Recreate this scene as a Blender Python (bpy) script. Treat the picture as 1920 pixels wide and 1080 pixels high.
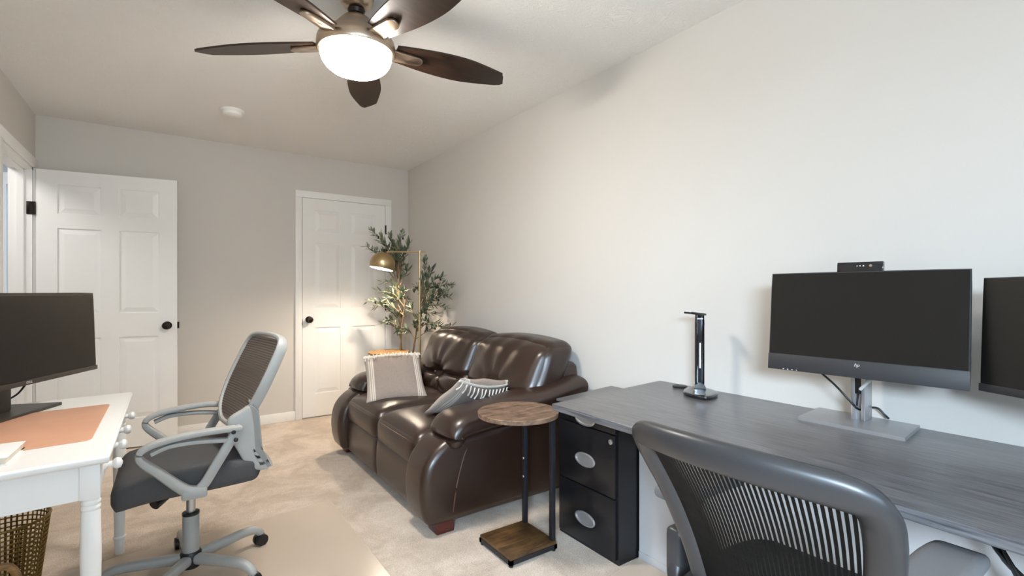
import bpy, bmesh, math, random
from math import sin, cos, pi, radians, sqrt, atan2, exp
from mathutils import Vector, Matrix

for _o in list(bpy.data.objects):
    bpy.data.objects.remove(_o)
SC = bpy.context.scene
COL = SC.collection
random.seed(7)

# ------------------------------------------------------------------ camera
CAM_H, FOC, PCX, PCY, YAW = 1.18, 918.0, 960.0, 546.0, radians(34.967)
SY, CY = sin(YAW), cos(YAW)
cam = bpy.data.cameras.new('camera')
cam.sensor_width = 36.0
cam.lens = 36.0 * FOC / 1920.0
cam.shift_y = (PCY - 540.0) / 1920.0
cam.clip_start = 0.02
cam_o = bpy.data.objects.new('camera', cam)
COL.objects.link(cam_o)
cam_o.location = (0, 0, CAM_H)
cam_o.rotation_euler = (pi / 2, 0, -YAW)
SC.camera = cam_o


def at(px, py, f):
    """world point at forward distance f along the view axis"""
    r = (px - PCX) / FOC * f
    return Vector((f * SY + r * CY, f * CY - r * SY, CAM_H + (PCY - py) / FOC * f))


# ------------------------------------------------------------------ world, daylight, exposure
SC.view_settings.view_transform = 'Standard'
SC.view_settings.look = 'None'
SC.view_settings.gamma = 1.0
SC.view_settings.exposure = 1.02
SC.view_settings.use_curve_mapping = False
SC.cycles.use_denoising = True
SC.cycles.max_bounces = 10
SC.cycles.diffuse_bounces = 6
SC.cycles.sample_clamp_indirect = 6.0
SC.cycles.caustics_reflective = False
SC.cycles.caustics_refractive = False

world = bpy.data.worlds.new('sky')
SC.world = world
world.use_nodes = True
_bg = world.node_tree.nodes['Background']
_bg.inputs[0].default_value = (0.62, 0.78, 1.0, 1)
_bg.inputs[1].default_value = 1.0

RW, BW, LW, NW, CH = 2.04, 4.81, -0.785, -2.00, 2.44   # right, back, left, near walls, ceiling
WX0, WX1, WZ0, WZ1 = -0.30, 0.90, 0.80, 1.90             # window opening in the near wall
VY0, VY1, VZ0, VZ1 = -1.75, -0.45, 0.75, 1.90            # window opening in the left wall, behind the camera


def area_light(name, loc, rot, sx, sy, power, color):
    l = bpy.data.lights.new(name, 'AREA')
    l.shape = 'RECTANGLE'
    l.size, l.size_y, l.energy, l.color = sx, sy, power, color
    o = bpy.data.objects.new(name, l)
    COL.objects.link(o)
    o.location, o.rotation_euler = loc, rot
    return o


_day = area_light('daylight_window', ((WX0 + WX1) / 2, NW - 0.30, (WZ0 + WZ1) / 2 + 0.12), (pi / 2 - radians(14), 0, 0),
                  WX1 - WX0, WZ1 - WZ0, 15.5, (0.50, 0.76, 1.0))
_day.data.spread = radians(140)
_day2 = area_light('daylight_side_window', (LW - 1.25, -2.25, 2.20), (pi / 2 - radians(27), 0, -pi / 2 + radians(38)),
                   1.5, 1.1, 178.0, (0.66, 0.83, 1.0))
_day2.data.spread = radians(120)
_fill_near = area_light('ground_bounce_fill_near', ((WX0 + WX1) / 2, NW - 1.1, 0.30), (pi / 2 + radians(26), 0, 0), 1.5, 0.9, 44.0, (0.90, 0.96, 1.0))  # added fill lamp aimed up through the near window to brighten the ceiling
_fill_near.data.spread = radians(120)
# added fill lamp outside the side window, mimics ground bounce to lift the ceiling
_fill_side = area_light('ground_bounce_fill_side', (LW - 1.25, -1.95, 0.30), (pi / 2 + radians(30), 0, -pi / 2 + radians(40)), 1.6, 0.9, 34.0, (0.84, 0.93, 1.0))
_fill_side.data.spread = radians(130)
area_light('hall_light', (-1.45, 4.1, 2.36), (0, 0, 0), 0.5, 0.5, 8.0, (1.0, 0.97, 0.93))
FAN_L, LAMP_L = 63.0, 520.0


# ------------------------------------------------------------------ materials
def c(h):
    h = h.lstrip('#')
    v = [int(h[i:i + 2], 16) / 255 for i in (0, 2, 4)]
    return tuple((x / 12.92 if x <= 0.04045 else ((x + 0.055) / 1.055) ** 2.4) for x in v) + (1,)


class NT:
    def __init__(s, name):
        s.m = bpy.data.materials.new(name)
        s.m.use_nodes = True
        s.t = s.m.node_tree
        s.b = s.t.nodes['Principled BSDF']

    def n(s, typ, **kw):
        nd = s.t.nodes.new(typ)
        for k, v in kw.items():
            if k.startswith('i_'):
                nd.inputs[k[2:].replace('_', ' ')].default_value = v
            else:
                setattr(nd, k, v)
        return nd

    def l(s, a, b):
        s.t.links.new(a, b)

    def coord(s, scale=(1, 1, 1), rot=(0, 0, 0), which='Object'):
        tc = s.n('ShaderNodeTexCoord')
        mp = s.n('ShaderNodeMapping')
        mp.inputs['Scale'].default_value = scale
        mp.inputs['Rotation'].default_value = rot
        s.l(tc.outputs[which], mp.inputs['Vector'])
        return mp.outputs['Vector']

    def noise(s, vec, scale, detail=4, rough=0.55, dist=0.0):
        nd = s.n('ShaderNodeTexNoise')
        nd.inputs['Scale'].default_value = scale
        nd.inputs['Detail'].default_value = detail
        nd.inputs['Roughness'].default_value = rough
        nd.inputs['Distortion'].default_value = dist
        s.l(vec, nd.inputs['Vector'])
        return nd.outputs['Fac']

    def ramp(s, fac, stops):
        r = s.n('ShaderNodeValToRGB')
        el = r.color_ramp.elements
        while len(el) < len(stops):
            el.new(0.5)
        for e, (p, col) in zip(el, stops):
            e.position, e.color = p, col
        s.l(fac, r.inputs[0])
        return r.outputs[0]

    def bump(s, h, strength, dist=0.01):
        b = s.n('ShaderNodeBump')
        b.inputs['Strength'].default_value = strength
        b.inputs['Distance'].default_value = dist
        s.l(h, b.inputs['Height'])
        s.l(b.outputs[0], s.b.inputs['Normal'])


def plain(name, col, rough=0.5, metal=0.0, spec=0.5, coat=0.0, var=0.06, vs=6.0, bump=0.0, bs=80.0, bd=0.002, aniso=0.0):
    t = NT(name)
    base = c(col)
    v = t.coord()
    f = t.noise(v, vs, 3)
    lo = tuple(max(0, x * (1 - var)) for x in base[:3]) + (1,)
    hi = tuple(min(1, x * (1 + var)) for x in base[:3]) + (1,)
    t.l(t.ramp(f, [(0.3, lo), (0.7, hi)]), t.b.inputs['Base Color'])
    t.b.inputs['Roughness'].default_value = rough
    t.b.inputs['Metallic'].default_value = metal
    t.b.inputs['Specular IOR Level'].default_value = spec
    t.b.inputs['Coat Weight'].default_value = coat
    t.b.inputs['Anisotropic'].default_value = aniso
    if bump:
        t.bump(t.noise(v, bs, 4), bump, bd)
    return t.m


def emit(name, col, strength):
    t = NT(name)
    t.b.inputs['Base Color'].default_value = c(col)
    t.b.inputs['Emission Color'].default_value = c(col)
    t.b.inputs['Emission Strength'].default_value = strength
    return t.m


def wood(name, c0, c1, c2, axis='x', scale=1.0, rough=0.5, stretch=9.0):
    t = NT(name)
    sc = {'x': (1, stretch, stretch), 'y': (stretch, 1, stretch), 'z': (stretch, stretch, 1)}[axis]
    v = t.coord(tuple(s * scale for s in sc))
    n1 = t.noise(v, 3.0, 6, 0.6, 0.6)
    col = t.ramp(n1, [(0.28, c(c0)), (0.5, c(c1)), (0.72, c(c2))])
    v2 = t.coord((1, 1, 1))
    blot = t.ramp(t.noise(v2, 9.0 * scale, 4, 0.6), [(0.32, (0.35, 0.33, 0.32, 1)), (0.6, (1, 1, 1, 1))])
    mx = t.n('ShaderNodeMix', data_type='RGBA', blend_type='MULTIPLY')
    mx.inputs[0].default_value = 0.75
    t.l(col, mx.inputs[6]); t.l(blot, mx.inputs[7])
    t.l(mx.outputs[2], t.b.inputs['Base Color'])
    t.b.inputs['Roughness'].default_value = rough
    t.bump(n1, 0.12, 0.002)
    return t.m


M = {}
M['wall'] = plain('wall_paint', '#d2cec8', 0.75, var=0.012, vs=2.0, bump=0.05, bs=160, bd=0.001, spec=0.25)
M['trim'] = plain('trim_white', '#f0efec', 0.42, var=0.01, spec=0.4)
M['door'] = plain('door_white', '#efeeeb', 0.4, var=0.01, spec=0.4)
M['hallwall'] = plain('hall_paint', '#b9bdc0', 0.7, var=0.01)


def mk_ceiling():
    t = NT('ceiling_texture')
    v = t.coord((1, 1, 1))
    n0 = t.n('ShaderNodeTexNoise'); n0.inputs['Scale'].default_value = 5.0
    t.l(v, n0.inputs['Vector'])
    mx = t.n('ShaderNodeMix', data_type='RGBA', blend_type='ADD'); mx.inputs[0].default_value = 0.35
    t.l(v, mx.inputs[6]); t.l(n0.outputs['Color'], mx.inputs[7])
    mp = t.n('ShaderNodeMapping'); mp.inputs['Scale'].default_value = (20, 75, 20)
    t.l(mx.outputs[2], mp.inputs['Vector'])
    a = t.noise(mp.outputs[0], 1.6, 5, 0.55, 1.6)
    t.b.inputs['Base Color'].default_value = c('#f5f3ef')
    t.b.inputs['Roughness'].default_value = 0.85
    t.b.inputs['Specular IOR Level'].default_value = 0.2
    t.bump(t.ramp(a, [(0.42, (0, 0, 0, 1)), (0.62, (1, 1, 1, 1))]), 0.42, 0.010)
    return t.m


def mk_carpet():
    t = NT('carpet_pile')
    v = t.coord((1, 1, 1))
    big = t.noise(v, 3.2, 3, 0.6, 0.8)
    mid = t.noise(v, 26.0, 4, 0.65, 0.3)
    fine = t.noise(v, 190.0, 3, 0.75)
    a = t.ramp(big, [(0.36, c('#cdb9a5')), (0.62, c('#ead8c6'))])
    b = t.ramp(mid, [(0.3, (0.80, 0.80, 0.80, 1)), (0.65, (1.05, 1.05, 1.05, 1))])
    d = t.ramp(fine, [(0.34, (0.60, 0.60, 0.60, 1)), (0.66, (1.22, 1.22, 1.22, 1))])
    m1 = t.n('ShaderNodeMix', data_type='RGBA', blend_type='MULTIPLY'); m1.inputs[0].default_value = 0.55
    m2 = t.n('ShaderNodeMix', data_type='RGBA', blend_type='MULTIPLY'); m2.inputs[0].default_value = 0.8
    t.l(a, m1.inputs[6]); t.l(b, m1.inputs[7]); t.l(m1.outputs[2], m2.inputs[6]); t.l(d, m2.inputs[7])
    t.l(m2.outputs[2], t.b.inputs['Base Color'])
    t.b.inputs['Roughness'].default_value = 0.95
    t.b.inputs['Specular IOR Level'].default_value = 0.1
    t.b.inputs['Sheen Weight'].default_value = 0.3
    ad = t.n('ShaderNodeMath', operation='ADD')
    t.l(mid, ad.inputs[0]); t.l(fine, ad.inputs[1])
    t.bump(ad.outputs[0], 0.6, 0.008)
    return t.m


def mk_leather():
    t = NT('brown_leather')
    v = t.coord((1, 1, 1))
    f = t.noise(v, 2.0, 1, 0.4)
    t.l(t.ramp(f, [(0.2, c('#281912')), (0.8, c('#33211a'))]), t.b.inputs['Base Color'])
    g = t.noise(v, 420.0, 2)
    w = t.noise(t.coord((1, 0.45, 1)), 9.0, 2, 0.45, 0.25)
    ad = t.n('ShaderNodeMath', operation='MULTIPLY_ADD'); ad.inputs[1].default_value = 0.012
    t.l(g, ad.inputs[0]); t.l(w, ad.inputs[2])
    t.b.inputs['Roughness'].default_value = 0.31
    t.b.inputs['Specular IOR Level'].default_value = 0.75
    t.bump(g, 0.10, 0.001)
    return t.m


def mk_laminate():
    t = NT('black_oak_laminate')
    v = t.coord((60, 2.2, 60))
    g = t.noise(v, 3.0, 6, 0.65, 0.4)
    t.l(t.ramp(g, [(0.35, c('#414145')), (0.65, c('#707073'))]), t.b.inputs['Base Color'])
    t.b.inputs['Roughness'].default_value = 0.30
    t.b.inputs['Specular IOR Level'].default_value = 1.0
    t.bump(g, 0.12, 0.001)
    return t.m


def mk_stripe(name, base, alt, axis, freq, thr, rough=0.85):
    """woven fabric with fine ribs"""
    t = NT(name)
    v = t.coord((1, 1, 1))
    w = t.n('ShaderNodeTexWave', wave_type='BANDS', bands_direction=axis)
    w.inputs['Scale'].default_value = freq
    w.inputs['Distortion'].default_value = 0.0
    t.l(v, w.inputs['Vector'])
    t.l(t.ramp(w.outputs['Fac'], [(thr - 0.1, c(base)), (thr + 0.1, c(alt))]), t.b.inputs['Base Color'])
    t.b.inputs['Roughness'].default_value = rough
    t.bump(w.outputs['Fac'], 0.5, 0.003)
    return t.m


def mk_pillow():
    t = NT('pillow_linen')
    v = t.coord((1, 1, 1))
    sep = t.n('ShaderNodeSeparateXYZ'); t.l(v, sep.inputs[0])
    ab = t.n('ShaderNodeMath', operation='ABSOLUTE'); t.l(sep.outputs[0], ab.inputs[0])
    # thin cream lines running near the two side edges
    ln = t.ramp(ab.outputs[0], [(0.0, (0, 0, 0, 1)), (0.139, (0, 0, 0, 1)), (0.141, (1, 1, 1, 1)), (0.145, (1, 1, 1, 1)), (0.147, (0, 0, 0, 1)),
                                (0.150, (0, 0, 0, 1)), (0.152, (1, 1, 1, 1)), (0.156, (1, 1, 1, 1)), (0.158, (0, 0, 0, 1)),
                                (0.163, (0, 0, 0, 1)), (0.165, (1, 1, 1, 1)), (0.168, (1, 1, 1, 1)), (0.170, (0.25, 0.25, 0.25, 1))])
    fine = t.noise(t.coord((1, 1, 1)), 300, 2)
    base = t.ramp(fine, [(0.3, c('#90827a')), (0.7, c('#ac9d93'))])
    mx = t.n('ShaderNodeMix', data_type='RGBA')
    t.l(ln, mx.inputs[0]); t.l(base, mx.inputs[6]); mx.inputs[7].default_value = c('#e6ddd2')
    t.l(mx.outputs[2], t.b.inputs['Base Color'])
    t.b.inputs['Roughness'].default_value = 0.9
    t.bump(fine, 0.3, 0.002)
    return t.m


def mk_clear(name, tint, amount, rough):
    """clear plastic / glass sheet: mostly see-through with a glossy film"""
    t = NT(name)
    tr = t.n('ShaderNodeBsdfTransparent')
    mx = t.n('ShaderNodeMixShader'); mx.inputs[0].default_value = amount
    out = t.t.nodes['Material Output']
    t.b.inputs['Base Color'].default_value = c(tint)
    t.b.inputs['Roughness'].default_value = rough
    t.l(tr.outputs[0], mx.inputs[1]); t.l(t.b.outputs[0], mx.inputs[2]); t.l(mx.outputs[0], out.inputs[0])
    return t.m


M['ceiling'] = mk_ceiling()
M['carpet'] = mk_carpet()
M['leather'] = mk_leather()
M['laminate'] = mk_laminate()
M['pillow'] = mk_pillow()
M['fringe'] = plain('cream_yarn', '#ece6dc', 0.9, bump=0.4, bs=300)
M['piping'] = plain('leather_piping', '#4a3226', 0.35)
M['redwood'] = plain('cherry_foot', '#4a1410', 0.3, coat=0.3)
M['nickel'] = plain('brushed_nickel', '#b9a794', 0.3, 1.0, aniso=0.5, var=0.05)
M['bronze'] = plain('dark_bronze', '#2a211c', 0.4, 0.7)
M['blade'] = wood('espresso_blade', '#20140e', '#2c1c13', '#382519', 'x', 1.0, 0.36, 14)
M['bowl'] = emit('lit_frosted_glass', '#fff8ee', FAN_L)
M['bulb'] = emit('lamp_bulb', '#ffeed8', LAMP_L)
M['brass'] = plain('satin_brass', '#c2ab82', 0.32, 1.0, var=0.04)
M['brassin'] = plain('shade_inside_white', '#f4efe6', 0.5)
M['rustic'] = wood('rustic_wood', '#4a382c', '#7d6350', '#9a8069', 'x', 2.2, 0.5, 7)
M['rusticdark'] = wood('rustic_wood_base', '#3a2716', '#5d4326', '#7b5a35', 'x', 2.0, 0.5, 7)
M['oaktan'] = wood('tan_wood', '#8a633c', '#b0854f', '#c79b62', 'x', 2.0, 0.5, 8)
M['blacksteel'] = plain('black_steel', '#26262b', 0.45, 0.3)
M['blackpaint'] = plain('black_cabinet_paint', '#131316', 0.3, spec=0.5)
M['silver'] = plain('satin_silver', '#c9c9cc', 0.33, 0.85)
M['silverflat'] = plain('aluminium_plate', '#b6b6b9', 0.4, 0.75)
M['screen'] = plain('lcd_screen', '#070707', 0.22, var=0.02, spec=0.55)
M['screenmatte'] = plain('lcd_screen_matte', '#0f0d0c', 0.34, var=0.02, spec=0.6)
M['bezel'] = plain('dark_bezel', '#2e2d2f', 0.5)
M['bezelbrown'] = plain('dark_bezel_warm', '#3a352f', 0.45)
M['blackgloss'] = plain('black_gloss_plastic', '#15161a', 0.1, coat=0.5)
M['blackplastic'] = plain('black_plastic', '#1b1b1d', 0.4)
M['softblack'] = plain('soft_grey_plastic', '#2f2f31', 0.38, spec=0.6)
M['meshblack'] = plain('black_mesh_strand', '#141415', 0.6)
M['seatblack'] = plain('black_seat_fabric', '#1d1d1f', 0.9, bump=0.5, bs=500)
M['armpad'] = plain('grey_arm_pad', '#6a6a6c', 0.55, bump=0.15, bs=200)
M['greyplastic'] = plain('light_grey_plastic', '#a9aaa8', 0.42)
M['greyshell'] = mk_stripe('textured_grey_shell', '#8b8b89', '#a3a3a1', 'Y', 60, 0.5, 0.5)
M['greymesh'] = mk_stripe('ribbed_taupe_mesh', '#7b6f66', '#978a80', 'Z', 34, 0.5, 0.8)
M['taupe'] = plain('taupe_rib', '#564d46', 0.8)
M['seatgrey'] = plain('charcoal_seat_mesh', '#4a4a4c', 0.75, bump=0.6, bs=420, var=0.1)
M['whitepaint'] = plain('white_furniture_paint', '#f0efed', 0.35, var=0.01)
M['peach'] = plain('peach_leatherette', '#d3a184', 0.55, bump=0.1, bs=300)
M['paper'] = plain('white_cover', '#efefee', 0.6)
M['pages'] = plain('page_edges', '#d9cfc0', 0.8)
M['gold'] = plain('antique_gold_wire', '#8a7038', 0.4, 0.8)
M['cable'] = plain('black_cable', '#0c0c0d', 0.5)
M['whiteplastic'] = plain('white_plastic', '#ecebe8', 0.4)
M['mat'] = mk_clear('clear_chair_mat', '#e2d3c2', 0.40, 0.20)
M['glass'] = mk_clear('window_glass', '#ffffff', 0.06, 0.02)
M['leaf'] = plain('olive_leaf', '#5d6a55', 0.5, var=0.25, vs=9)
M['leaf2'] = plain('olive_leaf_pale', '#8b9076', 0.5, var=0.2, vs=9)
M['bark'] = plain('olive_bark', '#8d7558', 0.8, bump=0.5, bs=60)
M['olive'] = plain('dark_olive', '#1d1a18', 0.35)
M['pot'] = plain('woven_planter', '#b39468', 0.8, bump=0.6, bs=60)
M['soil'] = plain('planter_moss', '#4a4534', 0.95, bump=0.8, bs=60)
M['panelgrey'] = plain('pale_grey_panel', '#bdbdbf', 0.5, var=0.01)
M['logo'] = plain('logo_silver', '#d8d8da', 0.3, 0.4)
M['lampwhite'] = plain('white_lamp_plastic', '#f4f4f4', 0.3)


# ------------------------------------------------------------------ mesh building
def spline(pts, n=8, closed=False):
    P = [Vector(p) for p in pts]
    out = []
    N = len(P)
    rng = range(N) if closed else range(N - 1)
    for i in rng:
        p0 = P[(i - 1) % N] if (closed or i > 0) else P[0] * 2 - P[1]
        p1, p2 = P[i], P[(i + 1) % N]
        p3 = P[(i + 2) % N] if (closed or i + 2 < N) else P[-1] * 2 - P[-2]
        for k in range(n):
            t = k / n
            out.append(0.5 * ((2 * p1) + (p2 - p0) * t + (2 * p0 - 5 * p1 + 4 * p2 - p3) * t * t + (3 * p1 - p0 - 3 * p2 + p3) * t ** 3))
    if not closed:
        out.append(P[-1])
    return out


class B:
    def __init__(s):
        s.bm = bmesh.new()

    def box(s, lo, hi, bevel=0.0, seg=2):
        lo, hi = Vector(lo), Vector(hi)
        g = bmesh.ops.create_cube(s.bm, size=1.0)['verts']
        for v in g:
            v.co = Vector((lo[i] + (hi[i] - lo[i]) * (v.co[i] + 0.5) for i in range(3)))
        if bevel:
            es = list({e for v in g for e in v.link_edges})
            bmesh.ops.bevel(s.bm, geom=es, offset=bevel, segments=seg, affect='EDGES', profile=0.5)
        return s

    def hexa(s, pts):
        """8 corners: bottom 4 (ccw), top 4"""
        v = [s.bm.verts.new(p) for p in pts]
        for f in ((3, 2, 1, 0), (4, 5, 6, 7), (0, 1, 5, 4), (1, 2, 6, 5), (2, 3, 7, 6), (3, 0, 4, 7)):
            s.bm.faces.new([v[i] for i in f])
        return s

    def rings(s, rings, cap=True, closed=False):
        vs = [[s.bm.verts.new(p) for p in r] for r in rings]
        n = len(vs[0])
        R = len(vs)
        for i in range(R if closed else R - 1):
            a, b = vs[i], vs[(i + 1) % R]
            for k in range(n):
                s.bm.faces.new((a[k], a[(k + 1) % n], b[(k + 1) % n], b[k]))
        if cap and not closed:
            s.bm.faces.new(list(reversed(vs[0])))
            s.bm.faces.new(vs[-1])
        return s

    def sweep(s, pts, rad, up=(0, 0, 1), n=12, closed=False, power=2.0, dome=False):
        """tube along pts; rad = number, (a,b) or list of either; a is across, b along up"""
        P = [Vector(p) for p in pts]
        N = len(P)
        up = Vector(up)
        R = []
        for i in range(N):
            r = rad[i] if isinstance(rad, list) else rad
            R.append((r, r) if not isinstance(r, (tuple, list)) else r)
        rs = []
        for i in range(N):
            t = (P[(i + 1) % N] - P[i - 1]) if closed else (P[min(i + 1, N - 1)] - P[max(i - 1, 0)])
            t.normalize()
            u = up if abs(t.dot(up)) < 0.98 else Vector((1, 0, 0)) if abs(t.x) < 0.9 else Vector((0, 1, 0))
            sd = t.cross(u).normalized()
            u2 = sd.cross(t).normalized()
            ring = []
            for k in range(n):
                a = 2 * pi * k / n
                ca, sa = cos(a), sin(a)
                if power != 2.0:
                    ca = math.copysign(abs(ca) ** (2 / power), ca)
                    sa = math.copysign(abs(sa) ** (2 / power), sa)
                ring.append(P[i] + sd * (R[i][0] * ca) + u2 * (R[i][1] * sa))
            rs.append(ring)
        return s.rings(rs, True, closed)

    def cyl(s, p0, p1, r0, r1=None, n=20):
        r1 = r0 if r1 is None else r1
        return s.sweep([p0, p1], [r0, r1], n=n)

    def lathe(s, prof, center=(0, 0, 0), n=28, cap=True):
        cx, cy, cz = center
        return s.rings([[(cx + r * cos(2 * pi * k / n), cy + r * sin(2 * pi * k / n), cz + z) for k in range(n)] for r, z in prof], cap)

    def ball(s, ctr, r, n=12, sc=(1, 1, 1)):
        g = bmesh.ops.create_uvsphere(s.bm, u_segments=n, v_segments=max(6, n // 2), radius=r)['verts']
        for v in g:
            v.co = Vector((v.co.x * sc[0], v.co.y * sc[1], v.co.z * sc[2])) + Vector(ctr)
        return s

    def prism(s, poly, h0, h1, axis='z', bevel=0.0):
        """poly of 2D points extruded along axis: z -> (x,y), y -> (x,z), x -> (y,z)"""
        def p3(p, h):
            return {'z': (p[0], p[1], h), 'y': (p[0], h, p[1]), 'x': (h, p[0], p[1])}[axis]
        a = [s.bm.verts.new(p3(p, h0)) for p in poly]
        b = [s.bm.verts.new(p3(p, h1)) for p in poly]
        n = len(poly)
        fs = [s.bm.faces.new(a), s.bm.faces.new(list(reversed(b)))]
        for i in range(n):
            fs.append(s.bm.faces.new((a[i], b[i], b[(i + 1) % n], a[(i + 1) % n])))
        if bevel:
            es = list({e for f in fs[:2] for e in f.edges})
            bmesh.ops.bevel(s.bm, geom=es, offset=bevel, segments=3, affect='EDGES', profile=0.5)
        return s

    def softprism(s, poly, h0, h1, r, axis='y', m=5, fn=None):
        """closed outline extruded along axis with rounded rims"""
        P = [Vector((p[0], p[1])) for p in poly]
        n = len(P)
        ar = sum(P[i].x * P[(i + 1) % n].y - P[(i + 1) % n].x * P[i].y for i in range(n))
        sg = 1 if ar > 0 else -1
        nor = []
        for i in range(n):
            d = (P[(i + 1) % n] - P[i - 1])
            nor.append(Vector((d.y, -d.x)).normalized() * sg)
        lay = []
        for i in range(m + 1):
            a = pi / 2 * i / m
            lay.append((h0 + r - r * cos(a), r * (1 - sin(a))))
        for i in range(m + 1):
            a = pi / 2 * (m - i) / m
            lay.append((h1 - r + r * cos(a), r * (1 - sin(a))))
        rs = []
        for h, ins in lay:
            ring = []
            for i in range(n):
                q = P[i] - nor[i] * ins
                p = {'y': (q.x, h, q.y), 'x': (h, q.x, q.y), 'z': (q.x, q.y, h)}[axis]
                ring.append(p)
            rs.append(ring)
        s.rings(rs, False)
        # caps as fans around a middle point so that they stay clean
        for ring, sg2 in ((rs[0], 1), (rs[-1], -1)):
            mid = sum((Vector(p) for p in ring), Vector((0, 0, 0))) / n
            vs = [s.bm.verts.new(p) for p in ring]
            inner = [s.bm.verts.new(Vector(p).lerp(mid, 0.25)) for p in ring]
            cv = s.bm.verts.new(mid)
            for i in range(n):
                k = (i + 1) % n
                s.bm.faces.new((vs[i], vs[k], inner[k], inner[i]))
                s.bm.faces.new((inner[i], inner[k], cv))
        bmesh.ops.remove_doubles(s.bm, verts=s.bm.verts[:], dist=1e-6)
        return s

    def soft(s, ctr, size, r, n=14, fn=None):
        """rounded box; fn(q, p) with q in -1..1 cube coordinates returns the shifted local p"""
        hx, hy, hz = (x / 2 for x in size)
        H = (hx, hy, hz)
        g = [sin(pi / 2 * (-1 + 2 * i / n)) for i in range(n + 1)]
        start = len(s.bm.verts)
        new = []
        for ax in range(3):
            for sgn in (-1, 1):
                grid = []
                for i in range(n + 1):
                    row = []
                    for k in range(n + 1):
                        q = [0, 0, 0]
                        q[ax] = sgn
                        q[(ax + 1) % 3] = g[i] * (1 if sgn > 0 else 1)
                        q[(ax + 2) % 3] = g[k]
                        p = [q[j] * H[j] for j in range(3)]
                        inn = [max(-(H[j] - r), min(H[j] - r, p[j])) for j in range(3)]
                        d = Vector([p[j] - inn[j] for j in range(3)])
                        if d.length > 1e-9:
                            d = d.normalized() * r
                        p = Vector(inn) + d
                        if fn:
                            p = fn(Vector(q), p)
                        v = s.bm.verts.new(p + Vector(ctr))
                        row.append(v); new.append(v)
                    grid.append(row)
                for i in range(n):
                    for k in range(n):
                        f = (grid[i][k], grid[i + 1][k], grid[i + 1][k + 1], grid[i][k + 1])
                        s.bm.faces.new(f if sgn > 0 else tuple(reversed(f)))
        bmesh.ops.remove_doubles(s.bm, verts=new, dist=1e-5)
        return s

    def xf(s, mat):
        bmesh.ops.transform(s.bm, matrix=mat, verts=s.bm.verts)
        return s

    def obj(s, name, mat, parent=None, angle=38, **props):
        bmesh.ops.recalc_face_normals(s.bm, faces=s.bm.faces)
        me = bpy.data.meshes.new(name)
        s.bm.to_mesh(me)
        s.bm.free()
        return mesh_obj(name, me, mat, parent, angle, **props)


def root_of(o):
    while o.parent:
        o = o.parent
    return o


def mesh_obj(name, me, mat, parent=None, angle=38, **props):
    me.polygons.foreach_set('use_smooth', [True] * len(me.polygons))
    me.set_sharp_from_angle(angle=radians(angle))
    me.materials.append(M[mat] if isinstance(mat, str) else mat)
    o = bpy.data.objects.new(name, me)
    COL.objects.link(o)
    if parent:
        r = root_of(parent)
        me.transform(Matrix.Translation(-Vector(r.location)))
        o.parent = parent
    for k, v in props.items():
        o[k] = v
    return o


def thing(name, label, cat, loc, group=None):
    o = bpy.data.objects.new(name, None)
    COL.objects.link(o)
    o.empty_display_size = 0.1
    o.location = loc
    o['label'], o['category'] = label, cat
    if group:
        o['group'] = group
    return o


def struct_root(name, loc=(0, 0, 0), label=None):
    o = bpy.data.objects.new(name, None)
    COL.objects.link(o)
    o.location = loc
    o['kind'] = 'structure'
    if label:
        o['label'] = label
    return o


def text_mesh(body, size, depth, mat4, name, mat, parent, italic=False):
    cu = bpy.data.curves.new(name, 'FONT')
    cu.body, cu.size, cu.extrude, cu.align_x, cu.align_y = body, size, depth, 'CENTER', 'CENTER'
    if italic:
        cu.shear = 0.3
    to = bpy.data.objects.new('tmp_text', cu)
    COL.objects.link(to)
    bpy.context.view_layer.update()
    me = bpy.data.meshes.new_from_object(to.evaluated_get(bpy.context.evaluated_depsgraph_get()))
    bpy.data.objects.remove(to)
    me.transform(mat4)
    me.materials.clear()
    return mesh_obj(name, me, mat, parent)


def frame(origin, xa, ya, za=None):
    """matrix with the given axes (columns) and origin"""
    xa = Vector(xa).normalized()
    ya = Vector(ya)
    ya = (ya - xa * ya.dot(xa)).normalized()
    za = xa.cross(ya)
    m = Matrix.Identity(4)
    for i, a in enumerate((xa, ya, za)):
        m[0][i], m[1][i], m[2][i] = a
    m.translation = Vector(origin)
    return m


S = dict(kind='structure')
TK = 0.12
# ------------------------------------------------------------------ room shell
B().box((-2.3, NW - TK, -0.1), (RW + TK, BW + 0.9, 0.0)).obj('floor', 'carpet', label='light greige carpet covering the floor', **S)
B().box((LW - TK, NW - TK, CH), (RW + TK, BW + TK, CH + 0.1)).obj('ceiling', 'ceiling', label='white ceiling with brushed texture', **S)
B().box((RW, NW - TK, 0), (RW + TK, BW + TK, CH)).obj('wall_right', 'wall', label='long greige wall behind the black desk', **S)
B().box((LW - TK, BW, 0), (RW, BW + TK, CH)).obj('wall_back', 'wall', label='greige end wall with closet door', **S)
DY0, DY1, DZ = 3.90, 4.725, 2.045
(B().box((LW - TK, NW - TK, 0), (LW, VY0, CH)).box((LW - TK, VY1, 0), (LW, DY0, CH)).box((LW - TK, VY0, 0), (LW, VY1, VZ0)).box((LW - TK, VY0, VZ1), (LW, VY1, CH)).box((LW - TK, DY1, 0), (LW, BW, CH)).box((LW - TK, DY0, DZ), (LW, DY1, CH))
 .obj('wall_left', 'wall', label='greige wall with the open doorway', **S))
(B().box((LW, NW - TK, 0), (RW, NW, WZ0)).box((LW, NW - TK, WZ1), (RW, NW, CH)).box((LW, NW - TK, WZ0), (WX0, NW, WZ1)).box((WX1, NW - TK, WZ0), (RW, NW, WZ1))
 .obj('wall_near', 'wall', label='greige wall with the window', **S))
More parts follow.
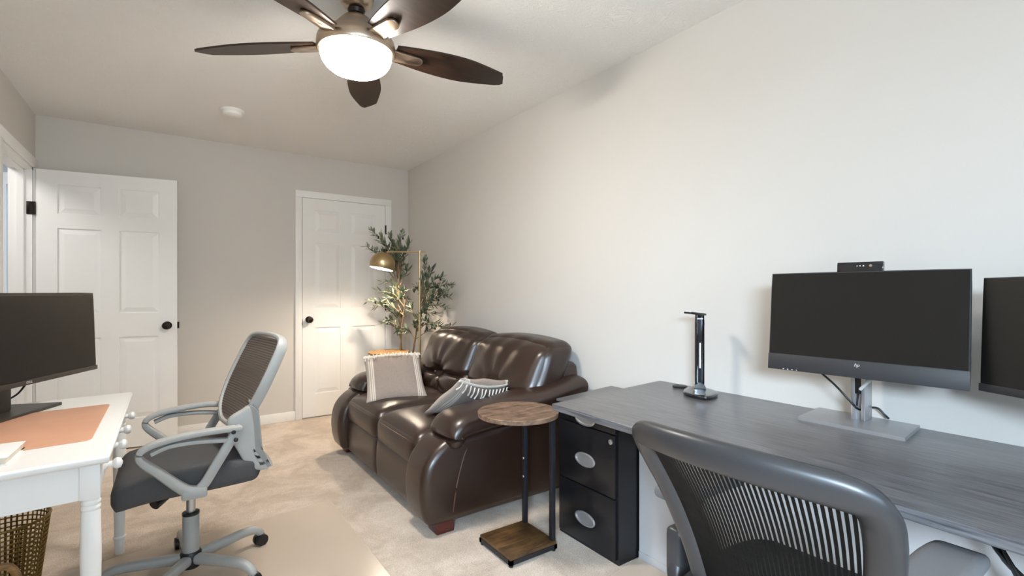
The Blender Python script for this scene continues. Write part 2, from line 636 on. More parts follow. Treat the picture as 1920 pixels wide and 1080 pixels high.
# hallway behind the doorway
(B().box((-2.3, 2.6, 0), (-2.2, 5.6, CH)).box((-2.2, 5.5, 0), (LW - TK, 5.6, CH)).box((-2.2, 2.6, 0), (LW - TK, 2.7, CH))
 .obj('wall_hall', 'hallwall', label='pale grey hallway wall beyond the doorway', **S))
B().box((-2.3, 2.6, CH), (LW - TK, 5.6, CH + 0.1)).obj('ceiling_hall', 'ceiling', **S)
(B().box((-1.12, 5.46, 2.03), (-0.93, 5.5, 2.12)).box((-1.12, 5.46, 0), (-1.06, 5.5, 2.03))
 .obj('trim_3', 'trim', label='white casing in the hallway', **S))


def base_prof(y):
    return None


BBH = 0.083
B().box((LW, BW - 0.013, 0), (0.94, BW, BBH), 0.004).obj('baseboard_back', 'trim', label='white baseboard below the end wall', **S)
B().box((1.854, BW - 0.013, 0), (RW, BW, BBH), 0.004).obj('baseboard_corner', 'trim', **S)
B().box((RW - 0.013, NW, 0), (RW, BW - 0.013, BBH), 0.004).obj('baseboard_right', 'trim', label='white baseboard along the desk wall', **S)
B().box((LW, NW, 0), (LW + 0.013, DY0 - 0.065, BBH), 0.004).obj('baseboard_left', 'trim', label='white baseboard along the doorway wall', **S)


# window in the near wall
win = struct_root('window_1', ((WX0 + WX1) / 2, NW, WZ0), 'white framed window in the near wall')
fr = B()
for (a, b2) in (((WX0, WZ0), (WX0 + 0.045, WZ1)), ((WX1 - 0.045, WZ0), (WX1, WZ1)), ((WX0, WZ0), (WX1, WZ0 + 0.045)), ((WX0, WZ1 - 0.045), (WX1, WZ1)),
                ((WX0, (WZ0 + WZ1) / 2 - 0.02), (WX1, (WZ0 + WZ1) / 2 + 0.02))):
    fr.box((a[0], NW - 0.08, a[1]), (b2[0], NW - 0.03, b2[1]))
fr.obj('window_frame', 'trim', win)
zm = (WZ0 + WZ1) / 2
B().box((WX0 + 0.045, NW - 0.058, WZ0 + 0.045), (WX1 - 0.045, NW - 0.052, zm - 0.02)).obj('pane', 'glass', win)
B().box((WX0 + 0.045, NW - 0.058, zm + 0.02), (WX1 - 0.045, NW - 0.052, WZ1 - 0.045)).obj('pane', 'glass', win)
B().box((WX0 - 0.05, NW - 0.03, WZ0 - 0.03), (WX1 + 0.05, NW + 0.05, WZ0), 0.005).obj('window_sill', 'trim', win)


win2 = struct_root('window_2', (LW, (VY0 + VY1) / 2, VZ0), 'white framed window in the left wall')
fr = B()
zm = (VZ0 + VZ1) / 2
for (a, b2) in (((VY0, VZ0), (VY0 + 0.045, VZ1)), ((VY1 - 0.045, VZ0), (VY1, VZ1)), ((VY0, VZ0), (VY1, VZ0 + 0.045)), ((VY0, VZ1 - 0.045), (VY1, VZ1)), ((VY0, zm - 0.02), (VY1, zm + 0.02))):
    fr.box((LW - 0.08, a[0], a[1]), (LW - 0.03, b2[0], b2[1]))
fr.obj('window_frame', 'trim', win2)
B().box((LW - 0.058, VY0 + 0.045, VZ0 + 0.045), (LW - 0.052, VY1 - 0.045, zm - 0.02)).obj('pane', 'glass', win2)
B().box((LW - 0.058, VY0 + 0.045, zm + 0.02), (LW - 0.052, VY1 - 0.045, VZ1 - 0.045)).obj('pane', 'glass', win2)
B().box((LW - 0.03, VY0 - 0.05, VZ0 - 0.03), (LW + 0.05, VY1 + 0.05, VZ0), 0.005).obj('window_sill', 'trim', win2)


def casing(b, outer, inner, top_o, top_i, plane, axis, sgn, t=0.018):
    """three flat casing boards with a stepped face; axis 'y': wall plane y=plane (door along x); 'x': plane x"""
    for (lo, hi, z0, z1) in ((outer[0], inner[0], 0, top_i), (inner[1], outer[1], 0, top_i), (outer[0], outer[1], top_i, top_o)):
        if axis == 'y':
            b.box((lo, min(plane, plane + sgn * t), z0), (hi, max(plane, plane + sgn * t), z1), 0.004)
        else:
            b.box((min(plane, plane + sgn * t), lo, z0), (max(plane, plane + sgn * t), hi, z1), 0.004)
    return b


# closet door casing and left doorway casing
casing(B(), (0.94, 1.854), (1.0, 1.79), 2.108, 2.045, BW, 'y', -1).obj('trim_1', 'trim', label='white casing around the closet door', **S)
t2 = casing(B(), (DY0 - 0.063, DY1 + 0.063), (DY0, DY1), 2.11, DZ, LW, 'x', 1)
t2.box((LW - TK, DY1 - 0.018, 0), (LW + 0.001, DY1, DZ)).box((LW - TK, DY0, 0), (LW + 0.001, DY0 + 0.018, DZ)).box((LW - TK, DY0, DZ - 0.018), (LW + 0.001, DY1, DZ))
t2.box((LW - 0.075, DY1 - 0.03, 0), (LW - 0.04, DY1 - 0.018, DZ - 0.018)).box((LW - 0.075, DY0 + 0.018, DZ - 0.03), (LW - 0.04, DY1 - 0.018, DZ - 0.018))
t2.obj('trim_2', 'trim', label='white casing and jamb of the left doorway', **S)

PANELS_Z = ((1.718, 1.925), (1.006, 1.616), (0.215, 0.828))


def door_leaf(name, label, m4, w, h=2.03, knob_x=None, hinge_x=None):
    """leaf in local x (0..w), face at y=0 looking to -y, z up"""
    r = struct_root(name, m4.translation, label)
    t = 0.036
    st, mu = 0.108 * w / 0.785, 0.10 * w / 0.785
    pw = (w - 2 * st - mu) / 2
    cols = ((st, st + pw), (st + pw + mu, w - st))
    b = B().box((0, 0.009, 0), (w, t - 0.002, h))
    b.box((0, 0, 0), (st, 0.012, h)).box((w - st, 0, 0), (w, 0.012, h)).box((st + pw, 0, 0), (st + pw + mu, 0.012, h))
    zs = [0] + [z for ab in sorted(PANELS_Z) for z in ab] + [h]
    for i in range(0, len(zs), 2):
        for (a, e) in cols:
            b.box((a, 0, zs[i]), (e, 0.012, zs[i + 1]))
    b.xf(m4).obj('leaf', 'door', r, 20)
    for (z0, z1) in PANELS_Z:
        for (a, e) in cols:
            p = B()
            o1, o2 = 0.006, 0.040
            y0, y1 = 0.009, 0.0015
            p.hexa([(a + o1, y0, z0 + o1), (e - o1, y0, z0 + o1), (e - o1, y0, z1 - o1), (a + o1, y0, z1 - o1),
                    (a + o2, y1, z0 + o2), (e - o2, y1, z0 + o2), (e - o2, y1, z1 - o2), (a + o2, y1, z1 - o2)])
            p.xf(m4).obj('panel', 'door', r, 10)
    kx = knob_x
    k = B().lathe([(0.030, 0), (0.031, 0.004), (0.026, 0.010), (0.012, 0.014), (0.011, 0.035), (0.024, 0.040), (0.0285, 0.052), (0.024, 0.062), (0.008, 0.066)], n=24)
    k.xf(m4 @ Matrix.Translation((kx, 0.0, 0.905)) @ Matrix.Rotation(pi / 2, 4, 'X')).obj('knob', 'bronze', r, label='dark round door knob')
    return r


closet = door_leaf('door_1', 'closed white six panel closet door', Matrix.Translation((1.003, BW - 0.012, 0.012)), 0.784, 2.03, 0.055)
for hz in (1.80, 1.03, 0.25):
    B().cyl((1.791, BW - 0.022, hz - 0.045), (1.791, BW - 0.022, hz + 0.045), 0.007, n=10).box((1.786, BW - 0.02, hz - 0.04), (1.796, BW - 0.012, hz + 0.04)).obj('hinge', 'bronze', closet)
B().box((0.999, BW - 0.013, 0.865), (1.004, BW - 0.009, 0.925)).obj('strike_plate', 'bronze', closet)
hp0, hp1 = Vector((-0.765, 4.708, 0.012)), Vector((0.047, 4.600, 0.012))
dm = frame(hp0, hp1 - hp0, (-(hp1 - hp0).y, (hp1 - hp0).x, 0))
opend = door_leaf('door_2', 'white six panel door standing open against the end wall', dm, (hp1 - hp0).length, 2.025, (hp1 - hp0).length - 0.062)
for hz in (1.76, 1.02, 0.25):
    (B().box((LW - 0.028, DY1 - 0.024, hz - 0.045), (LW + 0.006, DY1 - 0.0175, hz + 0.045), 0.002).cyl((LW + 0.012, DY1 - 0.02, hz - 0.045), (LW + 0.012, DY1 - 0.02, hz + 0.045), 0.007, n=10)
     .obj('hinge', 'bronze', opend))
B().box((0.0, 0, 0), (0.014, 0.006, 0.05)).xf(dm @ Matrix.Translation(((hp1 - hp0).length - 0.001, 0.012, 0.88))).obj('latch', 'bronze', opend)

# outlet on the end wall
ot = thing('wall_outlet', 'white outlet cover low on the wall behind the grey chair', 'outlet', (0.43, BW, 0.39))
B().box((0.395, BW - 0.006, 0.33), (0.465, BW, 0.445), 0.002).obj('cover_plate', 'whiteplastic', ot)
for dz in (-0.027, 0.012):
    B().box((0.415, BW - 0.009, 0.385 + dz), (0.445, BW - 0.0055, 0.408 + dz), 0.002).obj('socket', 'trim', ot)

# ------------------------------------------------------------------ ceiling fan
FX, FY = 0.641, 2.054
fan = thing('ceiling_fan', 'five blade ceiling fan with dark blades, brushed nickel body and lit bowl', 'ceiling fan', (FX, FY, CH))
B().lathe([(0.072, CH), (0.072, CH - 0.02), (0.066, CH - 0.05), (0.05, CH - 0.072), (0.026, CH - 0.08)], (FX, FY, 0)).obj('canopy', 'nickel', fan)
B().lathe([(0.03, CH - 0.078), (0.036, CH - 0.085), (0.03, CH - 0.1), (0.016, CH - 0.106)], (FX, FY, 0)).obj('hanger_ball', 'bronze', fan)
B().lathe([(0.014, CH - 0.10), (0.014, CH - 0.135)], (FX, FY, 0), 16).obj('downrod', 'nickel', fan)
B().lathe([(0.02, 2.335), (0.04, 2.33), (0.06, 2.315), (0.085, 2.285), (0.097, 2.258), (0.1, 2.245), (0.096, 2.24)], (FX, FY, 0), 40).obj('motor_housing', 'nickel', fan)
B().lathe([(0.09, 2.242), (0.13, 2.24), (0.146, 2.236), (0.156, 2.222), (0.159, 2.200), (0.158, 2.182), (0.153, 2.174), (0.142, 2.172)], (FX, FY, 0), 48).obj('light_ring', 'nickel', fan)
B().lathe([(0.143, 2.176), (0.1445, 2.170), (0.143, 2.158), (0.137, 2.140), (0.124, 2.121), (0.104, 2.105), (0.076, 2.094), (0.044, 2.087), (0.012, 2.085)], (FX, FY, 0), 48).obj('glass_bowl', 'bowl', fan, label='glowing frosted glass bowl')


def blade_width(t):
    return 0.050 + 0.030 * sin(pi * min(1, t * 1.0)) - 0.014 * max(0, t - 0.6) / 0.4


for k in range(5):
    ang = radians(67.3 + 72 * k)
    r0, r1, zb = 0.165, 0.712, 2.212
    pitch = radians(13)
    out = []
    N = 16
    top = [(r0 + (r1 - r0) * i / N, blade_width(i / N)) for i in range(N + 1)]
    poly = [(x, w) for x, w in top]
    poly[-1] = (r1 - 0.012, poly[-1][1])
    poly[-1] = (r1 - 0.010, poly[-1][1] - 0.003)
    poly += [(r1, poly[-1][1] - 0.012), (r1 - 0.022, -blade_width(1.0) + 0.010), (r1 - 0.032, -blade_width(1.0))]
    poly += [(x, -w) for x, w in reversed(top[:-1])]
    m4 = Matrix.Translation((FX, FY, zb)) @ Matrix.Rotation(ang, 4, 'Z') @ Matrix.Rotation(-pitch, 4, 'X')
    bl = B().prism(poly, 0.0, 0.008, 'z').xf(m4).obj('blade', 'blade', fan, 25)
    tg = [(0.14, -0.034)] + [(0.262 + 0.026 * cos(a), 0.026 * sin(a)) for a in [radians(-90 + 15 * i) for i in range(13)]] + [(0.14, 0.034)]
    br = B().prism(tg, -0.014, -0.001, 'z', 0.003).xf(m4)
    br.obj('blade_bracket', 'nickel', bl, label='brushed nickel blade bracket')

# smoke detector
sm = at(436, 207, 1.0)
q = (CH - CAM_H) / (sm.z - CAM_H)
sx, sy = sm.x * q, sm.y * q
sd = thing('smoke_detector', 'small round white smoke detector on the ceiling', 'smoke detector', (sx, sy, CH))
B().lathe([(0.074, CH), (0.074, CH - 0.012), (0.068, CH - 0.018)], (sx, sy, 0)).obj('base_ring', 'whiteplastic', sd)
B().lathe([(0.064, CH - 0.017), (0.062, CH - 0.034), (0.05, CH - 0.042), (0.01, CH - 0.044)], (sx, sy, 0)).obj('cover', 'whiteplastic', sd)

# ------------------------------------------------------------------ leather loveseat
SF = thing('loveseat', 'dark brown leather two seat sofa against the wall', 'sofa', (1.5, 2.93, 0))
YN, YF = 2.12, 3.74           # outer faces
AIN, AIF = 2.345, 3.515       # inner faces of the arms
YM = 2.93
# base body
B().soft((1.52, YM, 0.17), (0.92, AIF - AIN + 0.1, 0.22), 0.03, 8).obj('seat_base', 'leather', SF)
for (a, b2) in ((AIN - 0.02, YM - 0.002), (YM + 0.002, AIF + 0.02)):
    def apr(q, p, w=b2 - a):
        p.x -= 0.012 * (1 - q.z ** 2)
        return p
    B().soft((1.075, (a + b2) / 2, 0.165), (0.07, b2 - a, 0.235), 0.02, 10, apr).obj('front_panel', 'leather', SF)
for (a, b2) in ((AIN - 0.005, YM - 0.001), (YM + 0.001, AIF + 0.005)):
    def sc(q, p):
        crown = 0.035 * (1 - q.x ** 4) * (1 - q.y ** 4)
        if q.z > 0:
            p.z += crown * q.z
            p.z -= 0.03 * max(0, -q.x - 0.55) ** 1.2
        if q.x < 0:
            p.x -= 0.02 * (1 - q.z ** 2) * (1 - q.y ** 2)
        return p
    cu = B().soft((1.355, (a + b2) / 2, 0.345), (0.65, b2 - a, 0.185), 0.055, 18, sc).obj('seat_cushion', 'leather', SF)
    pts = spline([(1.06, a + 0.02, 0.385), (1.035, a + 0.06, 0.392), (1.026, (a + b2) / 2, 0.395), (1.035, b2 - 0.06, 0.392), (1.06, b2 - 0.02, 0.385)], 6)
    B().sweep(pts, 0.0045, n=6).obj('piping', 'piping', cu)
# back frame behind the cushions
B().soft((1.945, YM, 0.42), (0.15, YF - YN - 0.1, 0.68), 0.05, 10).obj('back_frame', 'leather', SF)
for side, (a, b2) in enumerate(((2.165, YM), (YM, 3.69))):
    w = b2 - a

    def bk(q, p, w=w):
        u, v = q.y, q.z
        th = 0.0
        if q.x < 0:
            puff = 0.05 * (1 - u ** 4) * (1 - v * v)
            du, dv = u * w / 2, (v + 0.30) * 0.26
            rr = sqrt(du * du + dv * dv)
            tuft = 0.085 * exp(-(rr / 0.055) ** 1.3)
            seam = 0.036 * exp(-((v + 0.30 + 0.05 * u) / 0.07) ** 2)
            fold = 0.017 * sin(9 * atan2(dv, du)) * exp(-rr / 0.16) * min(1, rr / 0.03)
            wr = 0.006 * sin(14 * u + 3 * v) * max(0, v)
            p.x -= (puff - tuft - seam + fold + wr) * min(1, -q.x * 1.0)
        # lean and rounded shoulders
        t = (v + 1) / 2
        p.x += 0.22 * t - 0.03 * t * t
        if v > 0:
            p.z -= 0.03 * u * u * v
        return p
    cb = B().soft((1.70, (a + b2) / 2, 0.655), (0.24, w, 0.50), 0.085, 44, bk).obj('back_cushion', 'leather', SF, 60)
    yy = (a + b2) / 2
    B().ball((1.62, yy, 0.578), 0.016, 10, (0.5, 1, 1)).obj('tuft_button', 'leather', cb)
# arms
arm_out = [(p.x, p.y) for p in spline([Vector(q) for q in ((1.01, 0.06), (0.978, 0.14), (0.972, 0.25), (0.995, 0.35), (1.06, 0.425), (1.15, 0.465), (1.3, 0.478), (1.5, 0.49), (1.7, 0.51), (1.88, 0.545),
            (1.97, 0.54), (2.0, 0.45), (2.0, 0.3), (2.0, 0.16), (1.97, 0.075), (1.88, 0.052), (1.7, 0.05), (1.5, 0.05), (1.3, 0.05), (1.1, 0.048))], 4, True)]
for (y0, y1, sgn) in ((YN, AIN + 0.01, -1), (AIF - 0.01, YF, 1)):
    ar = B().softprism(arm_out, y0, y1, 0.045, 'y', 6).obj('arm', 'leather', SF, 60)
    ys = y0 if sgn < 0 else y1
    # seam line between front roll and side panel
    seam = spline([(1.26, ys - sgn * 0.018, 0.44), (1.20, ys - sgn * 0.001, 0.38), (1.155, ys + sgn * 0.001, 0.24), (1.135, ys - sgn * 0.001, 0.12), (1.135, ys - sgn * 0.012, 0.065)], 6)
    B().sweep(seam, 0.004, n=6).obj('piping', 'piping', ar)
    yc = (y0 + y1) / 2 + sgn * 0.012
    path = spline([(1.165, yc, 0.415), (1.155, yc, 0.458), (1.19, yc, 0.498), (1.28, yc, 0.515), (1.48, yc + sgn * 0.005, 0.538), (1.74, yc + sgn * 0.012, 0.583), (1.93, yc + sgn * 0.02, 0.625), (1.995, yc + sgn * 0.02, 0.632)], 5)
    n = len(path)
    rad = []
    for i in range(n):
        t = i / (n - 1)
        e = min(1, t / 0.06) ** 0.5 if t < 0.06 else (min(1, (1 - t) / 0.06) ** 0.5)
        e = max(0.25, e)
        rad.append((0.142 * (0.82 + 0.18 * e) * (0.95 + 0.08 * t), (0.055 + 0.012 * sin(pi * t)) * (0.35 + 0.65 * e)))
    pad = B().sweep(path, rad, (0, 0, 1), 26, power=2.6).obj('arm_pad', 'leather', SF, 60)
    sp = spline([(1.165, yc - 0.138, 0.46), (1.175, yc - 0.09, 0.512), (1.18, yc, 0.538), (1.175, yc + 0.09, 0.512), (1.165, yc + 0.138, 0.46)], 6)
    B().sweep(sp, 0.0045, n=6).obj('piping', 'piping', pad)
for (fx, fy) in ((1.02, YN + 0.02), (1.02, YF - 0.12), (1.88, YN + 0.02), (1.88, YF - 0.12)):
    B().box((fx + 0.035, fy, 0), (fx + 0.13, fy + 0.10, 0.075), 0.006).obj('foot', 'redwood', SF, label='dark red wooden block foot')


# throw pillows
def pillow(name, label, m4, w, h, t, fringe_side):
    r = thing(name, label, 'pillow', m4.translation, 'linen throw pillows on the loveseat')
    b = B()
    n = 18
    g = [sin(pi / 2 * (-1 + 2 * i / n)) for i in range(n + 1)]
    new = []
    for sgn in (-1, 1):
        grid = []
        for u in g:
            row = []
            for v in g:
                x = u * w / 2 * (1 - 0.07 * (1 - v * v))
                y = v * h / 2 * (1 - 0.07 * (1 - u * u))
                z = sgn * t / 2 * ((1 - abs(u) ** 2.4) * (1 - abs(v) ** 2.4)) ** 0.55
                z += 0.004 * sin(7 * u + 5 * v)
                vv = b.bm.verts.new((x, y, z))
                row.append(vv); new.append(vv)
            grid.append(row)
        for i in range(n):
            for k in range(n):
                f = (grid[i][k], grid[i + 1][k], grid[i + 1][k + 1], grid[i][k + 1])
                b.bm.faces.new(f if sgn > 0 else tuple(reversed(f)))
    bmesh.ops.remove_doubles(b.bm, verts=new, dist=1e-5)
    cov = b.obj('cover', 'pillow', None, 60)
    cov.parent = r
    r.rotation_euler = m4.to_euler()
    # braided band along the top edge and hanging tassels
    top = [(u * w / 2, h / 2 * (1 - 0.07 * (1 - u * u)) - 0.012, fringe_side * (0.004 + 0.028 * (1 - u * u))) for u in [-1 + 2 * i / 16 for i in range(17)]]
    band = B().sweep(top, (0.011, 0.005), (0, 0, 1), 8).obj('fringe_band', 'fringe', None)
    band.parent = r
    for i in range(15):
        u = -0.93 + 1.86 * i / 14
        x0 = u * w / 2
        y0 = h / 2 * (1 - 0.07 * (1 - u * u)) - 0.02
        z0 = fringe_side * (0.006 + 0.045 * (1 - u * u) ** 0.7)
        dx = random.uniform(-0.012, 0.012)
        zt = fringe_side * (0.012 + 0.075 * (1 - u * u) ** 0.8)
        ts = B().sweep(spline([(x0, y0 + 0.012, z0), (x0 + dx * 0.4, y0 - 0.014, (z0 + zt) / 2 + fringe_side * 0.006), (x0 + dx, y0 - 0.045, zt)], 4),
                       [0.004] * 5 + [0.0038, 0.0042, 0.0055, 0.005], n=6).obj('tassel', 'fringe', None)
        ts.parent = r
    return r


p1 = frame((1.285, 3.265, 0.585), (0.372, -0.105, 0.012), (0.01, 0.255, 0.215))
pillow('throw_pillow', 'greyish tan fringed pillow leaning on the far arm', p1, 0.40, 0.40, 0.115, 1)
p2 = frame((1.44, 2.485, 0.565), (0.38, 0.07, -0.06), (0.12, -0.27, 0.217))
pillow('throw_pillow', 'greyish tan fringed pillow slumped over the near arm', p2, 0.42, 0.37, 0.11, 1)


# ------------------------------------------------------------------ round C-shaped side tables
def side_table(label, cx, cy, topmat):
    r = thing('side_table', label, 'side table', (cx, cy, 0), 'round wooden side tables beside the loveseat')
    ZT = 0.63
    B().lathe([(0.180, ZT - 0.022), (0.186, ZT - 0.020), (0.187, ZT - 0.003), (0.184, ZT), (0.002, ZT)], (cx, cy, 0), 56).obj('table_top', topmat, r)
    B().box((cx - 0.13, cy - 0.125, 0.026), (cx + 0.125, cy + 0.125, 0.044), 0.002).obj('base_board', 'rusticdark', r)
    fr = B()
    for (a, e) in (((cx - 0.132, cy - 0.127), (cx + 0.127, cy - 0.110)), ((cx - 0.132, cy + 0.110), (cx + 0.127, cy + 0.127)), ((cx - 0.132, cy - 0.127), (cx - 0.115, cy + 0.127)), ((cx + 0.11, cy - 0.127), (cx + 0.127, cy + 0.127))):
        fr.box((a[0], a[1], 0.010), (e[0], e[1], 0.030))
    fr.obj('base_frame', 'blacksteel', r)
    for dy in (-0.105, 0.105):
        p = B().box((cx + 0.106, cy + dy - 0.011, 0.012), (cx + 0.127, cy + dy + 0.011, ZT - 0.022), 0.001).obj('post', 'blacksteel', r)
        for hz in (0.36, 0.27):
            if dy > 0:
                B().ball((cx + 0.106, cy + dy, hz), 0.0065, 10, (0.4, 1, 1)).obj('screw', 'silver', p)
    for dy in (-0.105, 0.105):
        B().box((cx - 0.05, cy + dy - 0.01, ZT - 0.034), (cx + 0.127, cy + dy + 0.01, ZT - 0.022)).obj('top_bracket', 'blacksteel', r)
    for (dx, dy) in ((-0.12, -0.115), (-0.12, 0.115), (0.115, -0.115), (0.115, 0.115)):
        B().cyl((cx + dx, cy + dy, 0), (cx + dx, cy + dy, 0.012), 0.01, n=12).obj('foot', 'blackplastic', r)
    return r


side_table('round rustic wood side table with black posts, in front of the loveseat arm', 1.318, 1.835, 'rustic')
side_table('round tan wood side table between the loveseat and the closet door', 1.64, 4.30, 'oaktan')

# ------------------------------------------------------------------ brass floor lamp
pl = at(787, 660, 4.24)
LPX, LPY = pl.x, pl.y
LT = 1.52
lamp = thing('floor_lamp', 'slim brass floor lamp with a lit dome shade in the corner', 'floor lamp', (LPX, LPY, 0))
B().lathe([(0.12, 0), (0.12, 0.012), (0.115, 0.016), (0.012, 0.02)], (LPX, LPY, 0)).obj('base', 'brass', lamp)
B().cyl((LPX, LPY, 0.015), (LPX, LPY, LT + 0.012), 0.0105, n=14).obj('pole', 'brass', lamp)
ad = Vector((-CY, SY, 0))
hub = Vector((LPX, LPY, LT))
B().cyl(hub - ad * 0.05, hub + ad * 0.292, 0.006, n=12).obj('arm', 'brass', lamp)
sc0 = hub + ad * 0.322 + Vector((0, 0, -0.105))
prof = [(0.108 * cos(a), 0.108 * sin(a)) for a in [radians(-22 + 8 * i) for i in range(15)]]
tilt = Matrix.Translation(sc0) @ Matrix.Rotation(radians(-6), 4, Vector((CY, -SY, 0))) @ Matrix.Rotation(radians(10), 4, Vector((SY, CY, 0)))
shade = B().lathe(prof, n=40, cap=False).xf(tilt).obj('shade', 'brass', lamp, 60)
B().lathe([(r - 0.003 * (1 if r > 0.02 else 0), z - 0.002) for r, z in prof], n=40, cap=False).xf(tilt).obj('shade_lining', 'brassin', shade, 60)
B().lathe([(0.0, 0), (0.02, 0), (0.02, 0.03), (0.006, 0.036)], n=16).xf(tilt @ Matrix.Translation((0, 0, 0.10))).obj('knuckle', 'bronze', lamp)
B().ball((0, 0, 0), 0.036, 16).xf(tilt @ Matrix.Translation((0, 0, 0.030))).obj('bulb', 'bulb', shade, label='glowing bulb inside the shade')

# ------------------------------------------------------------------ olive tree
TB = Vector((1.82, 4.44, 0))
tree = thing('olive_tree', 'tall artificial olive tree with grey green leaves in the corner', 'plant', TB)
B().lathe([(0.10, 0), (0.125, 0.02), (0.15, 0.16), (0.155, 0.27), (0.145, 0.29), (0.135, 0.28), (0.13, 0.25)], TB, 28).obj('planter', 'pot', tree)
B().lathe([(0.131, 0.24), (0.07, 0.262), (0.002, 0.268)], TB, 24).obj('moss', 'soil', tree)
tips = [(697, 432), (712, 440), (688, 462), (702, 468), (755, 436), (768, 452), (745, 470), (797, 484), (686, 566), (700, 575), (716, 528), (733, 505),
        (745, 500), (762, 505), (757, 545), (738, 565), (716, 606), (727, 598), (745, 620), (808, 503), (800, 520), (832, 530), (848, 535), (842, 556), (826, 560),
        (838, 548), (846, 612), (822, 608), (797, 585), (783, 600), (770, 575), (760, 620), (810, 565), (820, 590), (722, 470), (738, 455), (776, 540), (728, 545), (705, 545), (800, 600), (730, 440), (748, 456), (760, 470), (735, 486), (752, 516), (742, 540), (765, 560), (752, 586), (734, 584), (776, 606), (790, 545), (814, 542), (828, 520), (836, 576), (744, 478), (722, 560)]
stems = []
crown_pts = [at(760, 560, 4.45), at(748, 520, 4.48), at(790, 560, 4.25)]
for ci, cp in enumerate(crown_pts):
    base = TB + Vector((0.02 * (ci - 1), -0.02 * ci, 0.25))
    mid = base.lerp(cp, 0.5) + Vector((0.015 * (ci - 1), 0.01, 0))
    pts = spline([base, base.lerp(mid, 0.5) + Vector((0.006, -0.006, 0)), mid, cp], 6)
    r = [0.013 - 0.007 * i / (len(pts) - 1) for i in range(len(pts))]
    B().sweep(pts, r, (0, 1, 0), 8).obj('trunk', 'bark', tree)
    stems.append(pts)


def leaf_mesh(name, mat, bend):
    me = bpy.data.meshes.new(name)
    vs, fs = [], []
    prof = [(0.0, 0.0008), (0.18, 0.10), (0.45, 0.150), (0.75, 0.11), (1.0, 0.001)]
    for t, w in prof:
        z = bend * t * t
        vs += [(t, -w, z + w * 0.35), (t, 0, z), (t, w, z + w * 0.35)]
    for i in range(len(prof) - 1):
        a = 3 * i
        fs += [(a, a + 1, a + 4, a + 3), (a + 1, a + 2, a + 5, a + 4)]
    me.from_pydata(vs, [], fs)
    me.polygons.foreach_set('use_smooth', [True] * len(me.polygons))
    me.materials.append(M[mat])
    return me


LM = [leaf_mesh('leaf', 'leaf', -0.12), leaf_mesh('leaf', 'leaf2', 0.08), leaf_mesh('leaf', 'leaf', 0.14)]
leaves = []
for ti, (px, py) in enumerate(tips):
    f = 4.52 - max(0, min(1, (px - 745) / 105)) * 0.50 + random.uniform(-0.06, 0.06)
    tip = at(px, py, f)
    tip.x = min(tip.x, RW - 0.05)
    tip.y = min(tip.y, BW - 0.06)
    allp = [p for st in stems for p in st[8:]]
    lowp = [p for p in allp if p.z < tip.z - 0.08] or allp
    root = min(lowp, key=lambda p: (p - tip).length + random.uniform(0, 0.12))
    ctrl = root.lerp(tip, 0.55) + Vector((random.uniform(-0.03, 0.03), random.uniform(-0.03, 0.03), 0.05))
    ctrl.x = min(ctrl.x, RW - 0.04)
    pts = spline([root, ctrl, tip], 10)
    b = B().sweep(pts, [0.0042 - 0.003 * i / (len(pts) - 1) for i in range(len(pts))], (0, 1, 0), 5).obj('branch', 'bark', tree)
    L = (root - tip).length
    nl = max(18, int(L / 0.014))
    for k in range(nl):
        t = 0.22 + 0.78 * k / (nl - 1)
        i = min(len(pts) - 2, int(t * (len(pts) - 1)))
        p = pts[i].lerp(pts[i + 1], t * (len(pts) - 1) - i)
        d = (pts[i + 1] - pts[i]).normalized()
        side = d.cross(Vector((random.uniform(-1, 1), random.uniform(-1, 1), random.uniform(-1, 1)))).normalized()
        dirv = (d * random.uniform(0.5, 1.1) + side * random.uniform(0.5, 0.9) + Vector((0, 0, 0.15))).normalized()
        ln = random.uniform(0.055, 0.090) * (1.0 - 0.25 * (k / nl))
        e = p + dirv * ln
        if e.x > RW - 0.012 or e.y > BW - 0.03:
            continue
        leaves.append((p, dirv, ln, random.choice((0, 0, 1, 2)) if px > 735 else random.choice((0, 1, 1, 2))))
    if ti % 4 == 0:
        pp = pts[-5]
        B().ball(pp + Vector((0.012, -0.012, -0.01)), 0.009, 8, (1, 1, 1.35)).obj('olive', 'olive', b)
random.shuffle(leaves)
stuff_v, stuff_f = [[], [], []], [[], [], []]
for i, (p, d, ln, kind) in enumerate(leaves):
    m4 = frame(p, d, d.cross(Vector((random.uniform(-0.4, 0.4), random.uniform(-0.4, 0.4), 1)))) @ Matrix.Scale(ln, 4)
    if i < 290:
        o = bpy.data.objects.new('leaf', LM[kind])
        COL.objects.link(o)
        o.parent = tree
        m4.translation = m4.translation - TB
        o.matrix_local = m4
    else:
        n0 = len(stuff_v[kind])
        stuff_v[kind] += [tuple(m4 @ v.co) for v in LM[kind].vertices]
        stuff_f[kind] += [tuple(n0 + j for j in pg.vertices) for pg in LM[kind].polygons]
for kind in range(3):
    if stuff_v[kind]:
        me = bpy.data.meshes.new('foliage')
        me.from_pydata(stuff_v[kind], [], stuff_f[kind])
        mesh_obj('foliage', me, ('leaf', 'leaf2', 'leaf')[kind], tree, 80, kind='stuff')

